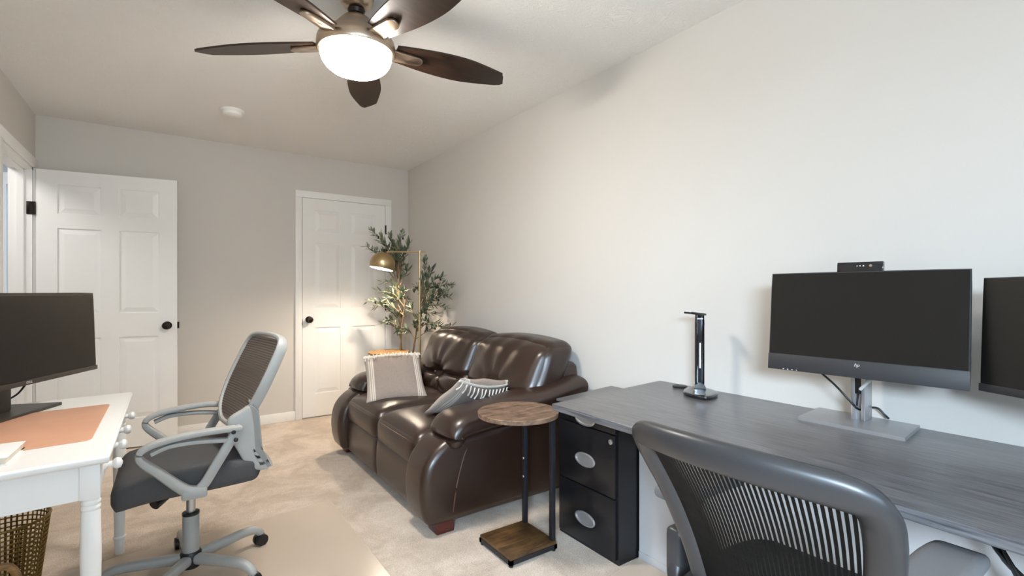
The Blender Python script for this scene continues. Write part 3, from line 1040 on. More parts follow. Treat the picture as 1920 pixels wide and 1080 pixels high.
# ------------------------------------------------------------------ black desk and its things
DT = 0.727
DFX, DEND = 1.262, -0.30
SK = 0.082 / 0.778                                       # the far end runs slightly off square
desk = thing('office_desk', 'long black oak desk along the wall', 'desk', (1.65, 0.65, 0))
B().prism([(DFX, DEND), (RW - 0.002, DEND), (RW - 0.002, 1.605), (DFX, 1.523)], DT - 0.025, DT, 'z', 0.0015).obj('desktop', 'laminate', desk, 20)
mp = B().box((1.70, DEND + 0.03, 0.03), (1.716, 1.45, DT - 0.026)).box((1.695, DEND + 0.03, 0.0), (1.72, 1.45, 0.035), 0.002)
mp.obj('modesty_panel', 'panelgrey', desk, label='pale grey panel under the desktop')
B().box((DFX + 0.08, DEND + 0.01, 0), (RW - 0.03, DEND + 0.03, DT - 0.0255)).obj('end_panel', 'laminate', desk)
B().lathe([(0.033, DT), (0.034, DT + 0.006), (0.030, DT + 0.009), (0.002, DT + 0.009)], (1.972, 1.438, 0), 24).obj('grommet', 'blackplastic', desk, label='black round cable grommet')

# filing cabinet
CX0, CY0, CY1, CZ = 1.567, 1.458, 1.846, 0.65
cab = thing('filing_cabinet', 'black filing cabinet with oval silver pulls under the desk end', 'filing cabinet', (1.79, 1.65, 0))
B().prism([(CX0 + 0.012, CY0), (2.015, CY0), (2.015, CY1 + 0.01), (CX0 + 0.012, CY1)], 0.0, CZ - 0.012, 'z').obj('body', 'blackpaint', cab, 20)
B().prism([(CX0 - 0.0, CY0), (2.025, CY0), (2.03, CY1 + 0.085), (CX0 - 0.0, CY1 + 0.012)], CZ - 0.012, CZ, 'z', 0.002).obj('top', 'laminate', cab, 20)
for (z0, z1) in ((0.562, 0.634), (0.284, 0.556), (0.018, 0.278)):
    dr = B().box((CX0, CY0 + 0.012, z0), (CX0 + 0.02, CY1 - 0.008, z1), 0.003).obj('drawer', 'blackpaint', cab)
    zc = (z0 + z1) / 2 if z1 < 0.6 else 0.592
    if z1 > 0.5 and z1 < 0.6:
        zc = 0.405
    if z1 < 0.3:
        zc = 0.134
    yc = 1.652
    ring = [(CX0 - 0.003, yc + 0.060 * cos(a), zc + 0.027 * sin(a)) for a in [2 * pi * i / 36 for i in range(36)]]
    h = B().sweep(ring, 0.0055, (1, 0, 0), 8, closed=True).obj('pull_ring', 'silver', dr, label='oval silver drawer pull')
    B().prism([(yc + 0.058 * cos(2 * pi * i / 32), zc + 0.025 * sin(2 * pi * i / 32)) for i in range(32)], CX0 - 0.001, CX0 + 0.004, 'x').obj('pull_cup', 'silverflat', dr)
B().lathe([(0.011, 0), (0.011, 0.006), (0.004, 0.008)], n=16).xf(Matrix.Translation((CX0, 1.492, 0.527)) @ Matrix.Rotation(-pi / 2, 4, 'Y')).obj('lock', 'silver', cab, label='small silver lock')


def monitor(name, label, far, near, z0, z1, tilt, chin, rim, screenmat, bezmat, thick=0.028):
    """far/near: XY of the two lower screen corners seen from the room; face looks to the left of far->near"""
    far, near = Vector((far[0], far[1], 0)), Vector((near[0], near[1], 0))
    d = near - far
    w, h = d.length, z1 - z0
    m4 = frame((far.x, far.y, z0), d, (0, 0, 1)) @ Matrix.Rotation(-tilt, 4, 'X')
    # local: x along width, y up, z out of the screen (toward the viewer)
    r = thing(name, label, 'monitor', (0, 0, 0))
    r.location = (far + near) / 2 + Vector((0, 0, z0 - 0.18))
    B().soft((w / 2, h / 2, -thick / 2), (w, h, thick), 0.004, 4).xf(m4).obj('housing', bezmat, r)
    B().box((rim, chin, -0.002), (w - rim, h - rim, 0.0012)).xf(m4).obj('screen', screenmat, r, 20)
    B().box((0, 0, 0), (w, chin - 0.001, 0.003), 0.001).xf(m4).obj('bezel_bottom', bezmat, r)
    return r, m4, w, h


# main monitor on the desk
mon, mm, mw, mh = monitor('monitor', 'black monitor with pop-up webcam on a silver stand', (1.741, 0.903), (1.78, 0.376), 0.908, 1.245, radians(5), 0.055, 0.004, 'screen', 'bezel', 0.012)
B().soft((mw / 2, mh / 2, -0.026), (0.36, 0.22, 0.04), 0.012, 5).xf(mm).obj('rear_housing', 'blackplastic', mon)
mon.location = (1.93, 0.69, DT)
for ch in mon.children:
    ch.data.transform(Matrix.Translation(((Vector((1.741, 0.903, 0)) + Vector((1.78, 0.376, 0))) / 2 + Vector((0, 0, 0.908 - 0.18))) - Vector(mon.location)))
B().box((mw / 2 - 0.062, mh - 0.002, -0.022), (mw / 2 + 0.062, mh + 0.03, -0.004), 0.002).xf(mm).obj('webcam', 'blackgloss', mon, label='pop-up webcam bar')
for i, (dx, rr, mt) in enumerate(((0.004, 0.0015, 'logo'), (0.012, 0.0018, 'logo'), (0.021, 0.0022, 'logo'), (0.040, 0.0042, 'nickel'))):
    B().cyl((mw / 2 + dx - 0.01, mh + 0.017, -0.006), (mw / 2 + dx - 0.01, mh + 0.017, -0.0028), rr, n=12).xf(mm).obj('webcam_lens', mt, mon)
for i in range(4):
    B().box((0.05 + 0.014 * i, 0.002, 0.002), (0.054 + 0.014 * i, 0.005, 0.0042)).xf(mm).obj('button', 'logo', mon)
text_mesh('hp', 0.015, 0.0003, mm @ Matrix.Translation((mw / 2 + 0.002, 0.040, 0.0034)), 'logo', 'logo', mon, True)
B().hexa([(1.815, 0.530, DT), (2.022, 0.550, DT), (2.022, 0.855, DT), (1.815, 0.838, DT),
          (1.815, 0.530, DT + 0.012), (2.022, 0.550, DT + 0.012), (2.022, 0.855, DT + 0.012), (1.815, 0.838, DT + 0.012)]).obj('stand_base', 'silverflat', mon, 20)
for yy in (0.708, 0.678):
    B().box((1.925, yy - 0.006, DT + 0.012), (1.985, yy + 0.006, 1.06), 0.001).obj('stand_rail', 'silver', mon)
B().box((1.94, 0.684, DT + 0.012), (1.985, 0.702, 1.06)).obj('stand_back', 'silverflat', mon)
B().box((1.926, 0.684, 0.83), (1.942, 0.702, 1.06)).obj('stand_slide', 'blackplastic', mon)
B().box((1.79, 0.64, 1.03), (1.94, 0.76, 1.12), 0.005).obj('mount', 'blackplastic', mon)

# angled monitor at the right edge
mo2, m2, w2, h2 = monitor('monitor', 'angled black monitor at the near end of the black desk', (1.82, 0.366), (1.568, -0.106), 0.908, 1.218, radians(2), 0.022, 0.004, 'screenmatte', 'bezel')
c2 = (Vector((1.82, 0.366, 0)) + Vector((1.568, -0.106, 0))) / 2
old = Vector(mo2.location)
mo2.location = (c2.x + 0.12, c2.y - 0.06, DT)
for ch in mo2.children:
    ch.data.transform(Matrix.Translation(old - Vector(mo2.location)))
bx, by = c2.x + 0.12, c2.y - 0.06
B().box((bx - 0.12, by - 0.13, DT), (bx + 0.12, by + 0.13, DT + 0.012), 0.003).obj('stand_base', 'blackplastic', mo2)
B().box((bx - 0.02, by - 0.035, DT + 0.012), (bx + 0.02, by + 0.035, 1.08), 0.004).obj('stand_post', 'blackplastic', mo2)
B().box((c2.x + 0.015, by - 0.01, 1.02), (bx, by + 0.05, 1.10), 0.004).obj('mount', 'blackplastic', mo2)

# cables at the main monitor
cb = thing('monitor_cable', 'thin black cable looping behind the monitor stand', 'cable', (1.93, 0.72, DT))
B().sweep(spline([(1.83, 0.80, 0.925), (1.90, 0.755, 0.855), (1.918, 0.712, 0.80), (1.935, 0.692, 0.775), (1.985, 0.685, 0.775), (2.01, 0.665, 0.775), (2.015, 0.645, 0.755), (2.02, 0.635, DT + 0.016)], 6), 0.0035, n=8).obj('wire', 'cable', cb)
cb2 = thing('plug_cable', 'loose cable with a white plug hanging at the monitor stand', 'cable', (1.92, 0.69, DT))
B().sweep(spline([(1.918, 0.693, 0.79), (1.917, 0.69, 0.825), (1.915, 0.683, 0.85)], 6), 0.0032, n=8).obj('wire', 'cable', cb2)
B().cyl((1.914, 0.682, 0.848), (1.895, 0.642, 0.893), 0.0055, n=10).obj('plug', 'whiteplastic', cb2)
B().cyl((1.896, 0.643, 0.892), (1.884, 0.625, 0.914), 0.0052, n=10).obj('plug_sleeve', 'blackplastic', cb2)
B().cyl((1.884, 0.625, 0.914), (1.880, 0.618, 0.922), 0.004, n=8).obj('plug_tip', 'silver', cb2)

# folding led desk lamp
dl = thing('desk_lamp', 'glossy black folding desk lamp standing on the black desk', 'desk lamp', (1.90, 1.285, DT))
bp = [(1.822, 1.20), (1.945, 1.225), (1.995, 1.30), (1.975, 1.375), (1.885, 1.355), (1.825, 1.30)]
B().softprism([(p.x, p.y) for p in spline([(x, y, 0) for x, y in bp], 5, True)], DT, DT + 0.016, 0.006, 'z', 3).obj('base', 'blackgloss', dl)
B().cyl((1.885, 1.272, DT + 0.03), (1.915, 1.298, DT + 0.03), 0.024, n=20).box((1.885, 1.27, DT + 0.012), (1.915, 1.30, DT + 0.04), 0.004).obj('hinge', 'blackgloss', dl)
lm = frame((1.90, 1.285, 0), (0.573, -0.8195 + 0.25, 0), (0.7, 0.57, 0))
B().soft((0, 0, 0.915), (0.040, 0.020, 0.325), 0.006, 5).xf(lm).obj('arm', 'blackgloss', dl)
B().box((-0.003, -0.0115, 0.845), (0.003, -0.0095, 0.955)).xf(lm).obj('white_strip', 'lampwhite', dl, label='white strip on the lamp arm')  # plain white strip on the face of the arm
B().box((-0.012, -0.0115, 1.058), (0.012, -0.0095, 1.062)).xf(lm).obj('strip_cap', 'silver', dl)
hd = frame((1.90, 1.285, 1.080), (-0.88, 0.08, 0.09), (0.1, 1, 0))
B().soft((0.028, 0, 0), (0.10, 0.042, 0.011), 0.005, 5).xf(hd).obj('head', 'blackgloss', dl)
B().box((0.0, -0.015, -0.0075), (0.07, 0.015, -0.005)).xf(hd).obj('led_panel', 'lampwhite', dl)
B().box((1.888, 1.27, 1.066), (1.912, 1.30, 1.085), 0.004).obj('head_hinge', 'blackgloss', dl)

# cables hanging under the near end of the black desk
hc = thing('cable_bundle', 'coiled bundle of black cables hanging below the black desk', 'cable', (1.62, 0.25, 0.55))
for i in range(6):
    o = random.uniform(-0.012, 0.012)
    pts = spline([(1.64, 0.315 + o, 0.655 - 0.004 * i), (1.60, 0.29 + o, 0.60 - 0.01 * i), (1.57, 0.235 - 0.012 * i, 0.50), (1.55, 0.16 - 0.01 * i, 0.44 + 0.01 * i), (1.60, 0.13 + o, 0.52), (1.64, 0.22 + 0.01 * i, 0.60), (1.645, 0.30 + o, 0.652 - 0.004 * i)], 6)
    B().sweep(pts, 0.004, n=6).obj('wire', 'cable', hc)
B().sweep(spline([(1.66, 0.12, 0.70), (1.62, 0.16, 0.62), (1.60, 0.19, 0.52), (1.61, 0.17, 0.40)], 6), 0.0045, n=6).obj('wire', 'cable', hc)
hc2 = thing('power_cable', 'single black cable dropping below the black desk', 'cable', (1.68, 0.5, 0.6))
B().sweep(spline([(1.66, 0.52, 0.70), (1.655, 0.49, 0.64), (1.65, 0.44, 0.60), (1.655, 0.36, 0.59), (1.65, 0.32, 0.62)], 6), 0.0045, n=6).obj('wire', 'cable', hc2)


# ------------------------------------------------------------------ chair bases
def star_base(root, cx, cy, a0, rad, hub_z, plastic, hubmat, wheelmat):
    for k in range(5):
        a = radians(a0 + 72 * k)
        dx, dy = cos(a), sin(a)
        pts = spline([(cx + dx * 0.03, cy + dy * 0.03, hub_z), (cx + dx * rad * 0.45, cy + dy * rad * 0.45, hub_z + 0.005), (cx + dx * rad * 0.82, cy + dy * rad * 0.82, hub_z + 0.005), (cx + dx * rad * 0.97, cy + dy * rad * 0.97, hub_z - 0.015), (cx + dx * rad, cy + dy * rad, hub_z - 0.035)], 6)
        n = len(pts)
        leg = B().sweep(pts, [(0.020 - 0.006 * i / n, 0.021 - 0.007 * i / n) for i in range(n)], (0, 0, 1), 12, power=3.0).obj('base_leg', plastic, root)
        wx, wy = cx + dx * rad, cy + dy * rad
        w = B()
        px, py = -dy, dx
        for s2 in (-1, 1):
            w.cyl((wx + px * 0.006 * s2, wy + py * 0.006 * s2, 0.028), (wx + px * 0.022 * s2, wy + py * 0.022 * s2, 0.028), 0.0275, 0.025, 18)
        w.cyl((wx, wy, 0.03), (wx, wy, hub_z - 0.03), 0.006, n=8)
        w.ball((wx, wy, 0.042), 0.022, 12, (0.95, 0.95, 0.8))
        w.obj('caster', wheelmat, leg)
    B().lathe([(0.034, hub_z - 0.035), (0.038, hub_z - 0.02), (0.038, hub_z + 0.022), (0.034, hub_z + 0.03)], (cx, cy, 0), 24).obj('hub', hubmat, root)


# ------------------------------------------------------------------ grey task chair at the white desk
GX, GY = 0.072, 2.412
ch = thing('task_chair', 'light grey task chair with taupe mesh back at the white desk', 'chair', (GX, GY, 0))
star_base(ch, GX, GY, 24, 0.30, 0.083, 'greyplastic', 'blackplastic', 'blackplastic')
B().lathe([(0.030, 0.10), (0.030, 0.262), (0.028, 0.265)], (GX, GY, 0), 24).obj('column_sleeve', 'greyplastic', ch)
B().lathe([(0.031, 0.262), (0.031, 0.272), (0.020, 0.274)], (GX, GY, 0), 24).obj('sleeve_collar', 'blackplastic', ch)
B().lathe([(0.0165, 0.27), (0.0165, 0.40)], (GX, GY, 0), 20).obj('gas_lift', 'silver', ch, label='chrome gas lift')
B().box((GX - 0.10, GY - 0.07, 0.385), (GX + 0.10, GY + 0.07, 0.425), 0.008).obj('tilt_mechanism', 'blackplastic', ch)
B().cyl((GX - 0.07, GY - 0.08, 0.40), (GX - 0.12, GY - 0.13, 0.375), 0.02, n=14).obj('tension_knob', 'blackplastic', ch)


def gseat(q, p):
    x = q.x
    if x < 0:
        p.z -= 0.026 * (-x) ** 2.6
    else:
        p.z += 0.0
    if q.z > 0:
        p.z += 0.016 * (1 - q.y ** 2) * 0 + 0.014 * abs(q.y) ** 2
    p.y *= 1 - 0.10 * x * x * (1 if x > 0 else 0.8)
    p.z -= 0.02 * (q.y ** 4) * (1 if q.z < 0 else 0.4)
    return p


B().soft((GX - 0.005, GY, 0.476), (0.475, 0.49, 0.084), 0.038, 18, gseat).obj('seat', 'seatgrey', ch, 70)


def bx_at(z):
    return 0.210 + (z - 0.64) * 0.44


BYAW = 0.155        # the back is turned a little towards the camera side


def back_pt(u, z):
    hw = 0.215 - 0.045 * max(0, (0.72 - z) / 0.1) ** 1.5 if z < 0.72 else 0.215
    return Vector((bx_at(z) - BYAW * u * hw - 0.008 * u * u, GY + u * hw, z))


loop = []
for u, z in ((-0.55, 0.625), (-0.88, 0.68), (-1, 0.78), (-1, 0.90), (-0.93, 0.955), (-0.7, 0.978), (0, 0.985), (0.7, 0.978), (0.93, 0.955), (1, 0.90), (1, 0.78), (0.88, 0.68), (0.55, 0.625), (0, 0.615)):
    loop.append(back_pt(u, z) + Vector((0.010, 0, 0)))
lp = spline(loop, 6, True)
B().sweep(lp, (0.011, 0.021), (1, 0, -0.44), 12, closed=True, power=2.6).obj('back_frame', 'greyplastic', ch)


def sheet(rows, th):
    b = B()
    f = [[b.bm.verts.new(p) for p in r] for r in rows]
    g = [[b.bm.verts.new(p + Vector((th, 0, 0))) for p in r] for r in rows]
    R, K = len(rows), len(rows[0])
    for i in range(R - 1):
        for k in range(K - 1):
            b.bm.faces.new((f[i][k], f[i][k + 1], f[i + 1][k + 1], f[i + 1][k]))
            b.bm.faces.new((g[i][k], g[i + 1][k], g[i + 1][k + 1], g[i][k + 1]))
    for i in range(R - 1):
        b.bm.faces.new((f[i][0], f[i + 1][0], g[i + 1][0], g[i][0]))
        b.bm.faces.new((f[i][-1], g[i][-1], g[i + 1][-1], f[i + 1][-1]))
    for k in range(K - 1):
        b.bm.faces.new((f[0][k], g[0][k], g[0][k + 1], f[0][k + 1]))
        b.bm.faces.new((f[-1][k], f[-1][k + 1], g[-1][k + 1], g[-1][k]))
    return b


def mesh_lim(z):
    if z > 0.95:
        return 0.97 - 0.30 * ((z - 0.95) / 0.03) ** 1.5
    if z < 0.70:
        return 0.95 - 0.40 * ((0.70 - z) / 0.075)
    return 0.99


rows = []
for j in range(29):
    z = 0.628 + (0.974 - 0.628) * j / 28
    rows.append([back_pt((-1 + 2 * i / 16) * max(0.3, mesh_lim(z)), z) for i in range(17)])
sheet(rows, 0.004).obj('back_mesh', 'greymesh', ch, 80)
rb = B()
for j in range(34):
    z = 0.645 + (0.965 - 0.645) * j / 33
    lim = mesh_lim(z) * 0.97
    rb.sweep([back_pt(u * lim, z) - Vector((0.0012, 0, 0)) for u in [-1 + i / 5 for i in range(11)]], 0.0017, n=4)
rb.obj('mesh_ribs', M['taupe'], ch, kind='stuff')
path = spline([(0.262, 0.735), (0.285, 0.70), (0.292, 0.62), (0.296, 0.55), (0.312, 0.49), (0.335, 0.468)], 6)
rows = []
for p in path:
    t = (p[1] - 0.468) / 0.267
    hw = 0.195 + 0.02 * (1 - t)
    rows.append([Vector((p[0] - 0.020 * abs(u) ** 2.5 - BYAW * 0.6 * u * hw, GY + u * hw, p[1])) for u in [-1 + 2 * i / 14 for i in range(15)]])
sheet(rows, 0.010).obj('lumbar_shell', 'greyshell', ch, 60, label='textured grey shell behind the lower back')
for sgn in (-1, 1):
    yk = GY + sgn * 0.205
    poly = [(0.185, 0.675), (0.235, 0.71), (0.262, 0.72), (0.275, 0.66), (0.28, 0.60), (0.285, 0.53), (0.31, 0.478), (0.33, 0.463), (0.29, 0.462), (0.245, 0.50), (0.215, 0.56), (0.19, 0.61)]
    yo = [(p.x, p.y) for p in spline([(x, z, 0) for x, z in poly], 4, True)]
    B().softprism(yo, yk - 0.018, yk + 0.018, 0.008, 'y', 3).obj('yoke', 'greyplastic', ch)
    side = [(0.262, 0.725), (0.292, 0.70), (0.302, 0.62), (0.308, 0.55), (0.322, 0.495), (0.342, 0.468), (0.30, 0.470), (0.272, 0.52), (0.258, 0.60), (0.252, 0.68)]
    so = [(p.x, p.y) for p in spline([(x, z, 0) for x, z in side], 4, True)]
    B().softprism(so, yk - 0.014, yk + 0.014, 0.005, 'y', 2).obj('shell_side', 'greyshell', ch)
    ya = GY + sgn * 0.262
    arm = B()
    topb = spline([(0.225, ya - sgn * 0.02, 0.648), (0.15, ya, 0.655), (0.06, ya, 0.652), (-0.03, ya, 0.640), (-0.075, ya, 0.622), (-0.088, ya, 0.600), (-0.075, ya, 0.575), (-0.03, ya, 0.53), (0.02, ya, 0.478), (0.055, ya, 0.448), (0.09, ya, 0.437)], 5)
    n = len(topb)
    arm.sweep(topb, [(0.025 - 0.006 * (i / n), 0.0115 + 0.022 * max(0, i / n - 0.45)) for i in range(n)], (0, 0, 1), 12, power=3.0)
    arm.sweep(spline([(0.07, ya, 0.432), (0.105, ya, 0.462), (0.14, ya, 0.52), (0.175, ya, 0.58), (0.205, ya - sgn * 0.01, 0.628), (0.222, ya - sgn * 0.02, 0.652)], 5), (0.018, 0.013), (0, 1, 0), 12, power=3.0)
    arm.sweep(spline([(-0.055, ya, 0.603), (0.0, ya, 0.622), (0.08, ya, 0.624), (0.15, ya, 0.617), (0.195, ya - sgn * 0.01, 0.610)], 5), (0.015, 0.009), (0, 0, 1), 10, power=3.0)
    arm.box((0.035, ya - 0.02, 0.418), (0.115, ya + 0.02, 0.456), 0.008)
    arm.box((0.05, min(ya, GY + sgn * 0.05), 0.414), (0.10, max(ya, GY + sgn * 0.05), 0.428), 0.004)
    ao = arm.obj('armrest', 'greyplastic', ch)
    for zz, xx in ((0.642, 0.200), (0.612, 0.208)):
        B().ball((xx, ya + (sgn * 0.012), zz), 0.0085, 10, (1, 0.6, 1)).obj('bolt', 'blackplastic', ao)

# ------------------------------------------------------------------ white writing desk
WT = 0.715
wd = thing('writing_desk', 'white painted writing desk with turned legs and knobbed drawers', 'desk', (-0.45, 2.31, 0))
DXR, DYN, DYF, DXL = -0.140, 1.795, 2.868, -0.765
SHW = 0.10
sk = lambda x: SHW * (x - DXR)
wtop = [(DXL, DYN + sk(DXL)), (DXR, DYN), (DXR, DYF), (DXL, DYF + sk(DXL))]
B().prism(wtop, WT - 0.024, WT, 'z', 0.009).obj('desktop', 'whitepaint', wd, 60)
lx0, lx1 = DXL + 0.05, DXR - 0.020
legs = [(lx1 - 0.025, DYN + 0.045), (lx1 - 0.025, DYF - 0.045), (lx0 + 0.02, DYN + 0.045 + sk(lx0)), (lx0 + 0.02, DYF - 0.045 + sk(lx0))]
for (x, y) in legs:
    lg = B().box((x - 0.023, y - 0.023, WT - 0.124), (x + 0.023, y + 0.023, WT - 0.024), 0.002)
    z = WT - 0.124
    lg.lathe([(0.023, z + 0.002), (0.0225, z - 0.003), (0.0205, z - 0.005), (0.0235, z - 0.010), (0.0235, z - 0.016), (0.0205, z - 0.020), (0.0235, z - 0.025), (0.0235, z - 0.031), (0.0205, z - 0.035), (0.0225, z - 0.042),
              (0.0245, z - 0.16), (0.022, z - 0.34), (0.0195, 0.085), (0.0195, 0.08), (0.024, 0.076), (0.024, 0.070), (0.0195, 0.066), (0.018, 0.0)], (x, y, 0), 24)
    lg.obj('leg', 'whitepaint', wd)
xa = lx1 - 0.012
(B().hexa([(lx0, DYN + 0.030 + sk(lx0), WT - 0.124), (xa - 0.037, DYN + 0.030, WT - 0.124), (xa - 0.037, DYN + 0.048, WT - 0.124), (lx0, DYN + 0.048 + sk(lx0), WT - 0.124),
           (lx0, DYN + 0.030 + sk(lx0), WT - 0.024), (xa - 0.037, DYN + 0.030, WT - 0.024), (xa - 0.037, DYN + 0.048, WT - 0.024), (lx0, DYN + 0.048 + sk(lx0), WT - 0.024)])
 .obj('end_apron', 'whitepaint', wd, 20))
B().box((lx0, DYF - 0.10, WT - 0.124), (xa - 0.037, DYF - 0.082, WT - 0.024)).obj('end_apron', 'whitepaint', wd, 20)
B().box((xa - 0.03, DYN + 0.07, WT - 0.124), (xa - 0.012, DYF - 0.07, WT - 0.024)).obj('front_apron', 'whitepaint', wd, 20)
for (y0, y1, ks) in ((DYN + 0.085, 2.31, (1.975, 2.205)), (2.335, DYF - 0.085, (2.43, 2.69))):
    dw = B().box((xa - 0.014, y0, WT - 0.112), (xa + 0.006, y1, WT - 0.034), 0.004).obj('drawer', 'whitepaint', wd)
    for yk in ks:
        k = B().lathe([(0.014, 0), (0.0145, 0.005), (0.0095, 0.010), (0.009, 0.020), (0.014, 0.024), (0.0175, 0.032), (0.015, 0.041), (0.004, 0.046)], n=18)
        k.xf(Matrix.Translation((xa + 0.005, yk, WT - 0.075)) @ Matrix.Rotation(pi / 2, 4, 'Y')).obj('knob', 'whitepaint', dw)

# desk pad, notebook
pd = B().prism([(-0.203, 2.015), (-0.2, 2.03), (-0.2, 2.57), (-0.205, 2.588), (-0.225, 2.592), (-0.58, 2.552), (-0.6, 2.53), (-0.6, 1.975), (-0.58, 1.957), (-0.225, 2.0), (-0.21, 2.005)], WT, WT + 0.003, 'z', 0.0008)
pd.obj('desk_pad', 'peach', label='peach leatherette desk pad on the white desk', category='desk pad')
nb = thing('notebook', 'closed white notebook lying on the near end of the white desk', 'notebook', (-0.45, 1.88, WT))
nm = Matrix.Translation((-0.355, 1.845, WT)) @ Matrix.Rotation(radians(-2), 4, 'Z')
B().box((-0.20, 0, 0.0), (0, 0.17, 0.003), 0.001).box((-0.20, 0, 0.019), (0, 0.17, 0.022), 0.001).xf(nm).obj('cover', 'paper', nb)
B().box((-0.195, 0.004, 0.003), (-0.005, 0.166, 0.019)).xf(nm).obj('pages', 'pages', nb)
NOTE_SHIFT = 0

# wide monitor on the white desk
LE, LD = Vector((-0.275, 2.95, 0)), Vector((-0.4345, -0.916, 0)).normalized()
LN = LE + LD * 0.80
lo = thing('monitor', 'wide black monitor on the white writing desk', 'monitor', (-0.50, 2.62, WT))
m3 = frame((LN.x, LN.y, 0.822), LE - LN, (0, 0, 1)) @ Matrix.Rotation(radians(-2), 4, 'X')
W3, H3 = 0.80, 0.352
B().soft((W3 / 2, H3 / 2, -0.02), (W3, H3, 0.04), 0.006, 5).xf(m3).obj('housing', 'bezelbrown', lo)
B().box((0.012, 0.020, -0.002), (W3 - 0.012, H3 - 0.012, 0.0012)).xf(m3).obj('screen', 'screenmatte', lo, 20)
B().box((0, 0, 0), (W3, 0.019, 0.003), 0.001).xf(m3).obj('bezel_bottom', 'bezelbrown', lo)
text_mesh('DELL', 0.0135, 0.0003, m3 @ Matrix.Translation((W3 / 2 + 0.01, 0.0095, 0.0033)), 'logo', 'logo', lo)
nc = m3 @ Vector((W3 / 2 - 0.04, 0, -0.07))
un_, rt_ = (LE - LN).normalized(), Vector((0.916, -0.4345, 0)).normalized()
bm3 = frame((nc.x, nc.y, WT), un_, Vector((0, 0, 1)).cross(un_))
B().box((-0.045, -0.02, 0.008), (0.045, 0.03, 0.33), 0.01).xf(bm3).obj('stand_post', 'bezelbrown', lo)
B().hexa([(-0.15, -0.10, 0), (0.175, -0.10, 0), (0.155, 0.07, 0), (-0.13, 0.07, 0), (-0.15, -0.10, 0.012), (0.175, -0.10, 0.012), (0.155, 0.07, 0.012), (-0.13, 0.07, 0.012)]).xf(bm3).obj('stand_base', 'bezelbrown', lo, 20)
lc = thing('monitor_cable', 'short black cable hanging behind the wide monitor', 'cable', (-0.45, 2.70, WT + 0.07))
cA, cB2 = m3 @ Vector((W3 / 2 + 0.075, 0.01, -0.045)), m3 @ Vector((W3 / 2 - 0.0, -0.05, -0.06))
B().sweep(spline([cA, cA.lerp(cB2, 0.5) + Vector((0, 0, -0.012)), cB2], 6), 0.0035, n=8).obj('wire', 'cable', lc)

# wire wastebasket under the white desk
BX, BY = -0.525, 2.655
wb = thing('wastebasket', 'gold lattice wastebasket on the carpet under the white desk', 'wastebasket', (BX, BY, 0))
lat = B()
RT, RB, HB = 0.135, 0.10, 0.30


def bk_pt(a, z):
    r = RB + (RT - RB) * z / HB
    return (BX + r * cos(a), BY + r * sin(a), z)


for j in range(1, 17):
    z = HB * j / 17
    lat.rings([[tuple(Vector(bk_pt(a, z)) + Vector((cos(a) * 0.003 * cos(q), sin(a) * 0.003 * cos(q), 0.0032 * sin(q)))) for q in (pi / 4, 3 * pi / 4, 5 * pi / 4, 7 * pi / 4)] for a in [2 * pi * i / 48 for i in range(48)]], False, True)
for i in range(48):
    a = 2 * pi * i / 48
    lat.sweep([bk_pt(a, 0.005), bk_pt(a, HB)], (0.0033, 0.0025), (cos(a), sin(a), 0), 4)
lat.obj('lattice', 'gold', wb, 20)
B().sweep([bk_pt(2 * pi * i / 48, HB) for i in range(48)], 0.0055, (0, 0, 1), 8, closed=True).obj('rim', 'gold', wb)
B().lathe([(RB, 0.0), (RB, 0.008), (0.002, 0.008)], (BX, BY, 0), 32).obj('bottom', 'gold', wb)

# wooden sling rack poking into the lower left corner
rk = thing('wooden_rack', 'low rack with a bent orange wood frame beside the wastebasket', 'rack', (-0.50, 2.27, 0))
for yy in (2.36, 2.06):
    pts = spline([(-0.42, yy, 0.0), (-0.422, yy, 0.14), (-0.436, yy, 0.215), (-0.47, yy, 0.242), (-0.56, yy, 0.225), (-0.66, yy, 0.185), (-0.70, yy, 0.13), (-0.71, yy, 0.0)], 6)
    B().sweep(pts, (0.011, 0.011), (0, 1, 0), 10, power=3).obj('side_frame', 'oaktan', rk)
B().hexa([(-0.48, 2.07, 0.06), (-0.66, 2.07, 0.06), (-0.66, 2.35, 0.06), (-0.48, 2.35, 0.06), (-0.475, 2.07, 0.226), (-0.66, 2.07, 0.182), (-0.66, 2.35, 0.182), (-0.475, 2.35, 0.226)]).obj('sling', 'bezelbrown', rk, 20)

# ------------------------------------------------------------------ clear chair mats
def chair_mat(label, pts):
    o = B().prism(pts, 0.002, 0.005, 'z').obj('chair_mat', 'mat', label=label, category='chair mat', group='clear plastic chair mats')
    return o


chair_mat('clear plastic chair mat under the grey task chair', [(-0.62, 1.60), (0.748, 1.66), (0.744, 2.80), (0.728, 2.838), (0.69, 2.842), (-0.62, 2.735)])
chair_mat('clear plastic chair mat under the black mesh chair', [(0.80, -0.30), (1.69, -0.30), (1.69, 1.446), (1.35, 1.412), (0.80, 1.36)])

# ------------------------------------------------------------------ black mesh chair at the black desk
KY = 0.505
KX = 1.13
bc = thing('mesh_chair', 'black mesh back office chair pulled up to the black desk', 'chair', (KX, KY, 0))
star_base(bc, KX, KY, 10, 0.31, 0.085, 'blackplastic', 'blackplastic', 'blackplastic')
B().lathe([(0.028, 0.10), (0.028, 0.25), (0.017, 0.252), (0.017, 0.38)], (KX, KY, 0), 20).obj('gas_lift', 'blackplastic', bc)
B().box((KX - 0.12, KY - 0.09, 0.37), (KX + 0.10, KY + 0.09, 0.415), 0.01).obj('tilt_mechanism', 'blackplastic', bc)


def kseat(q, p):
    if q.x > 0:
        p.z -= 0.04 * q.x ** 3
    p.y *= 1 - 0.10 * q.x * q.x
    if q.z > 0:
        p.z += 0.02 * (1 - q.y * q.y) * (1 - q.x * q.x)
    return p


B().soft((KX + 0.05, KY, 0.465), (0.46, 0.49, 0.09), 0.04, 16, kseat).obj('seat', 'seatblack', bc, 70)


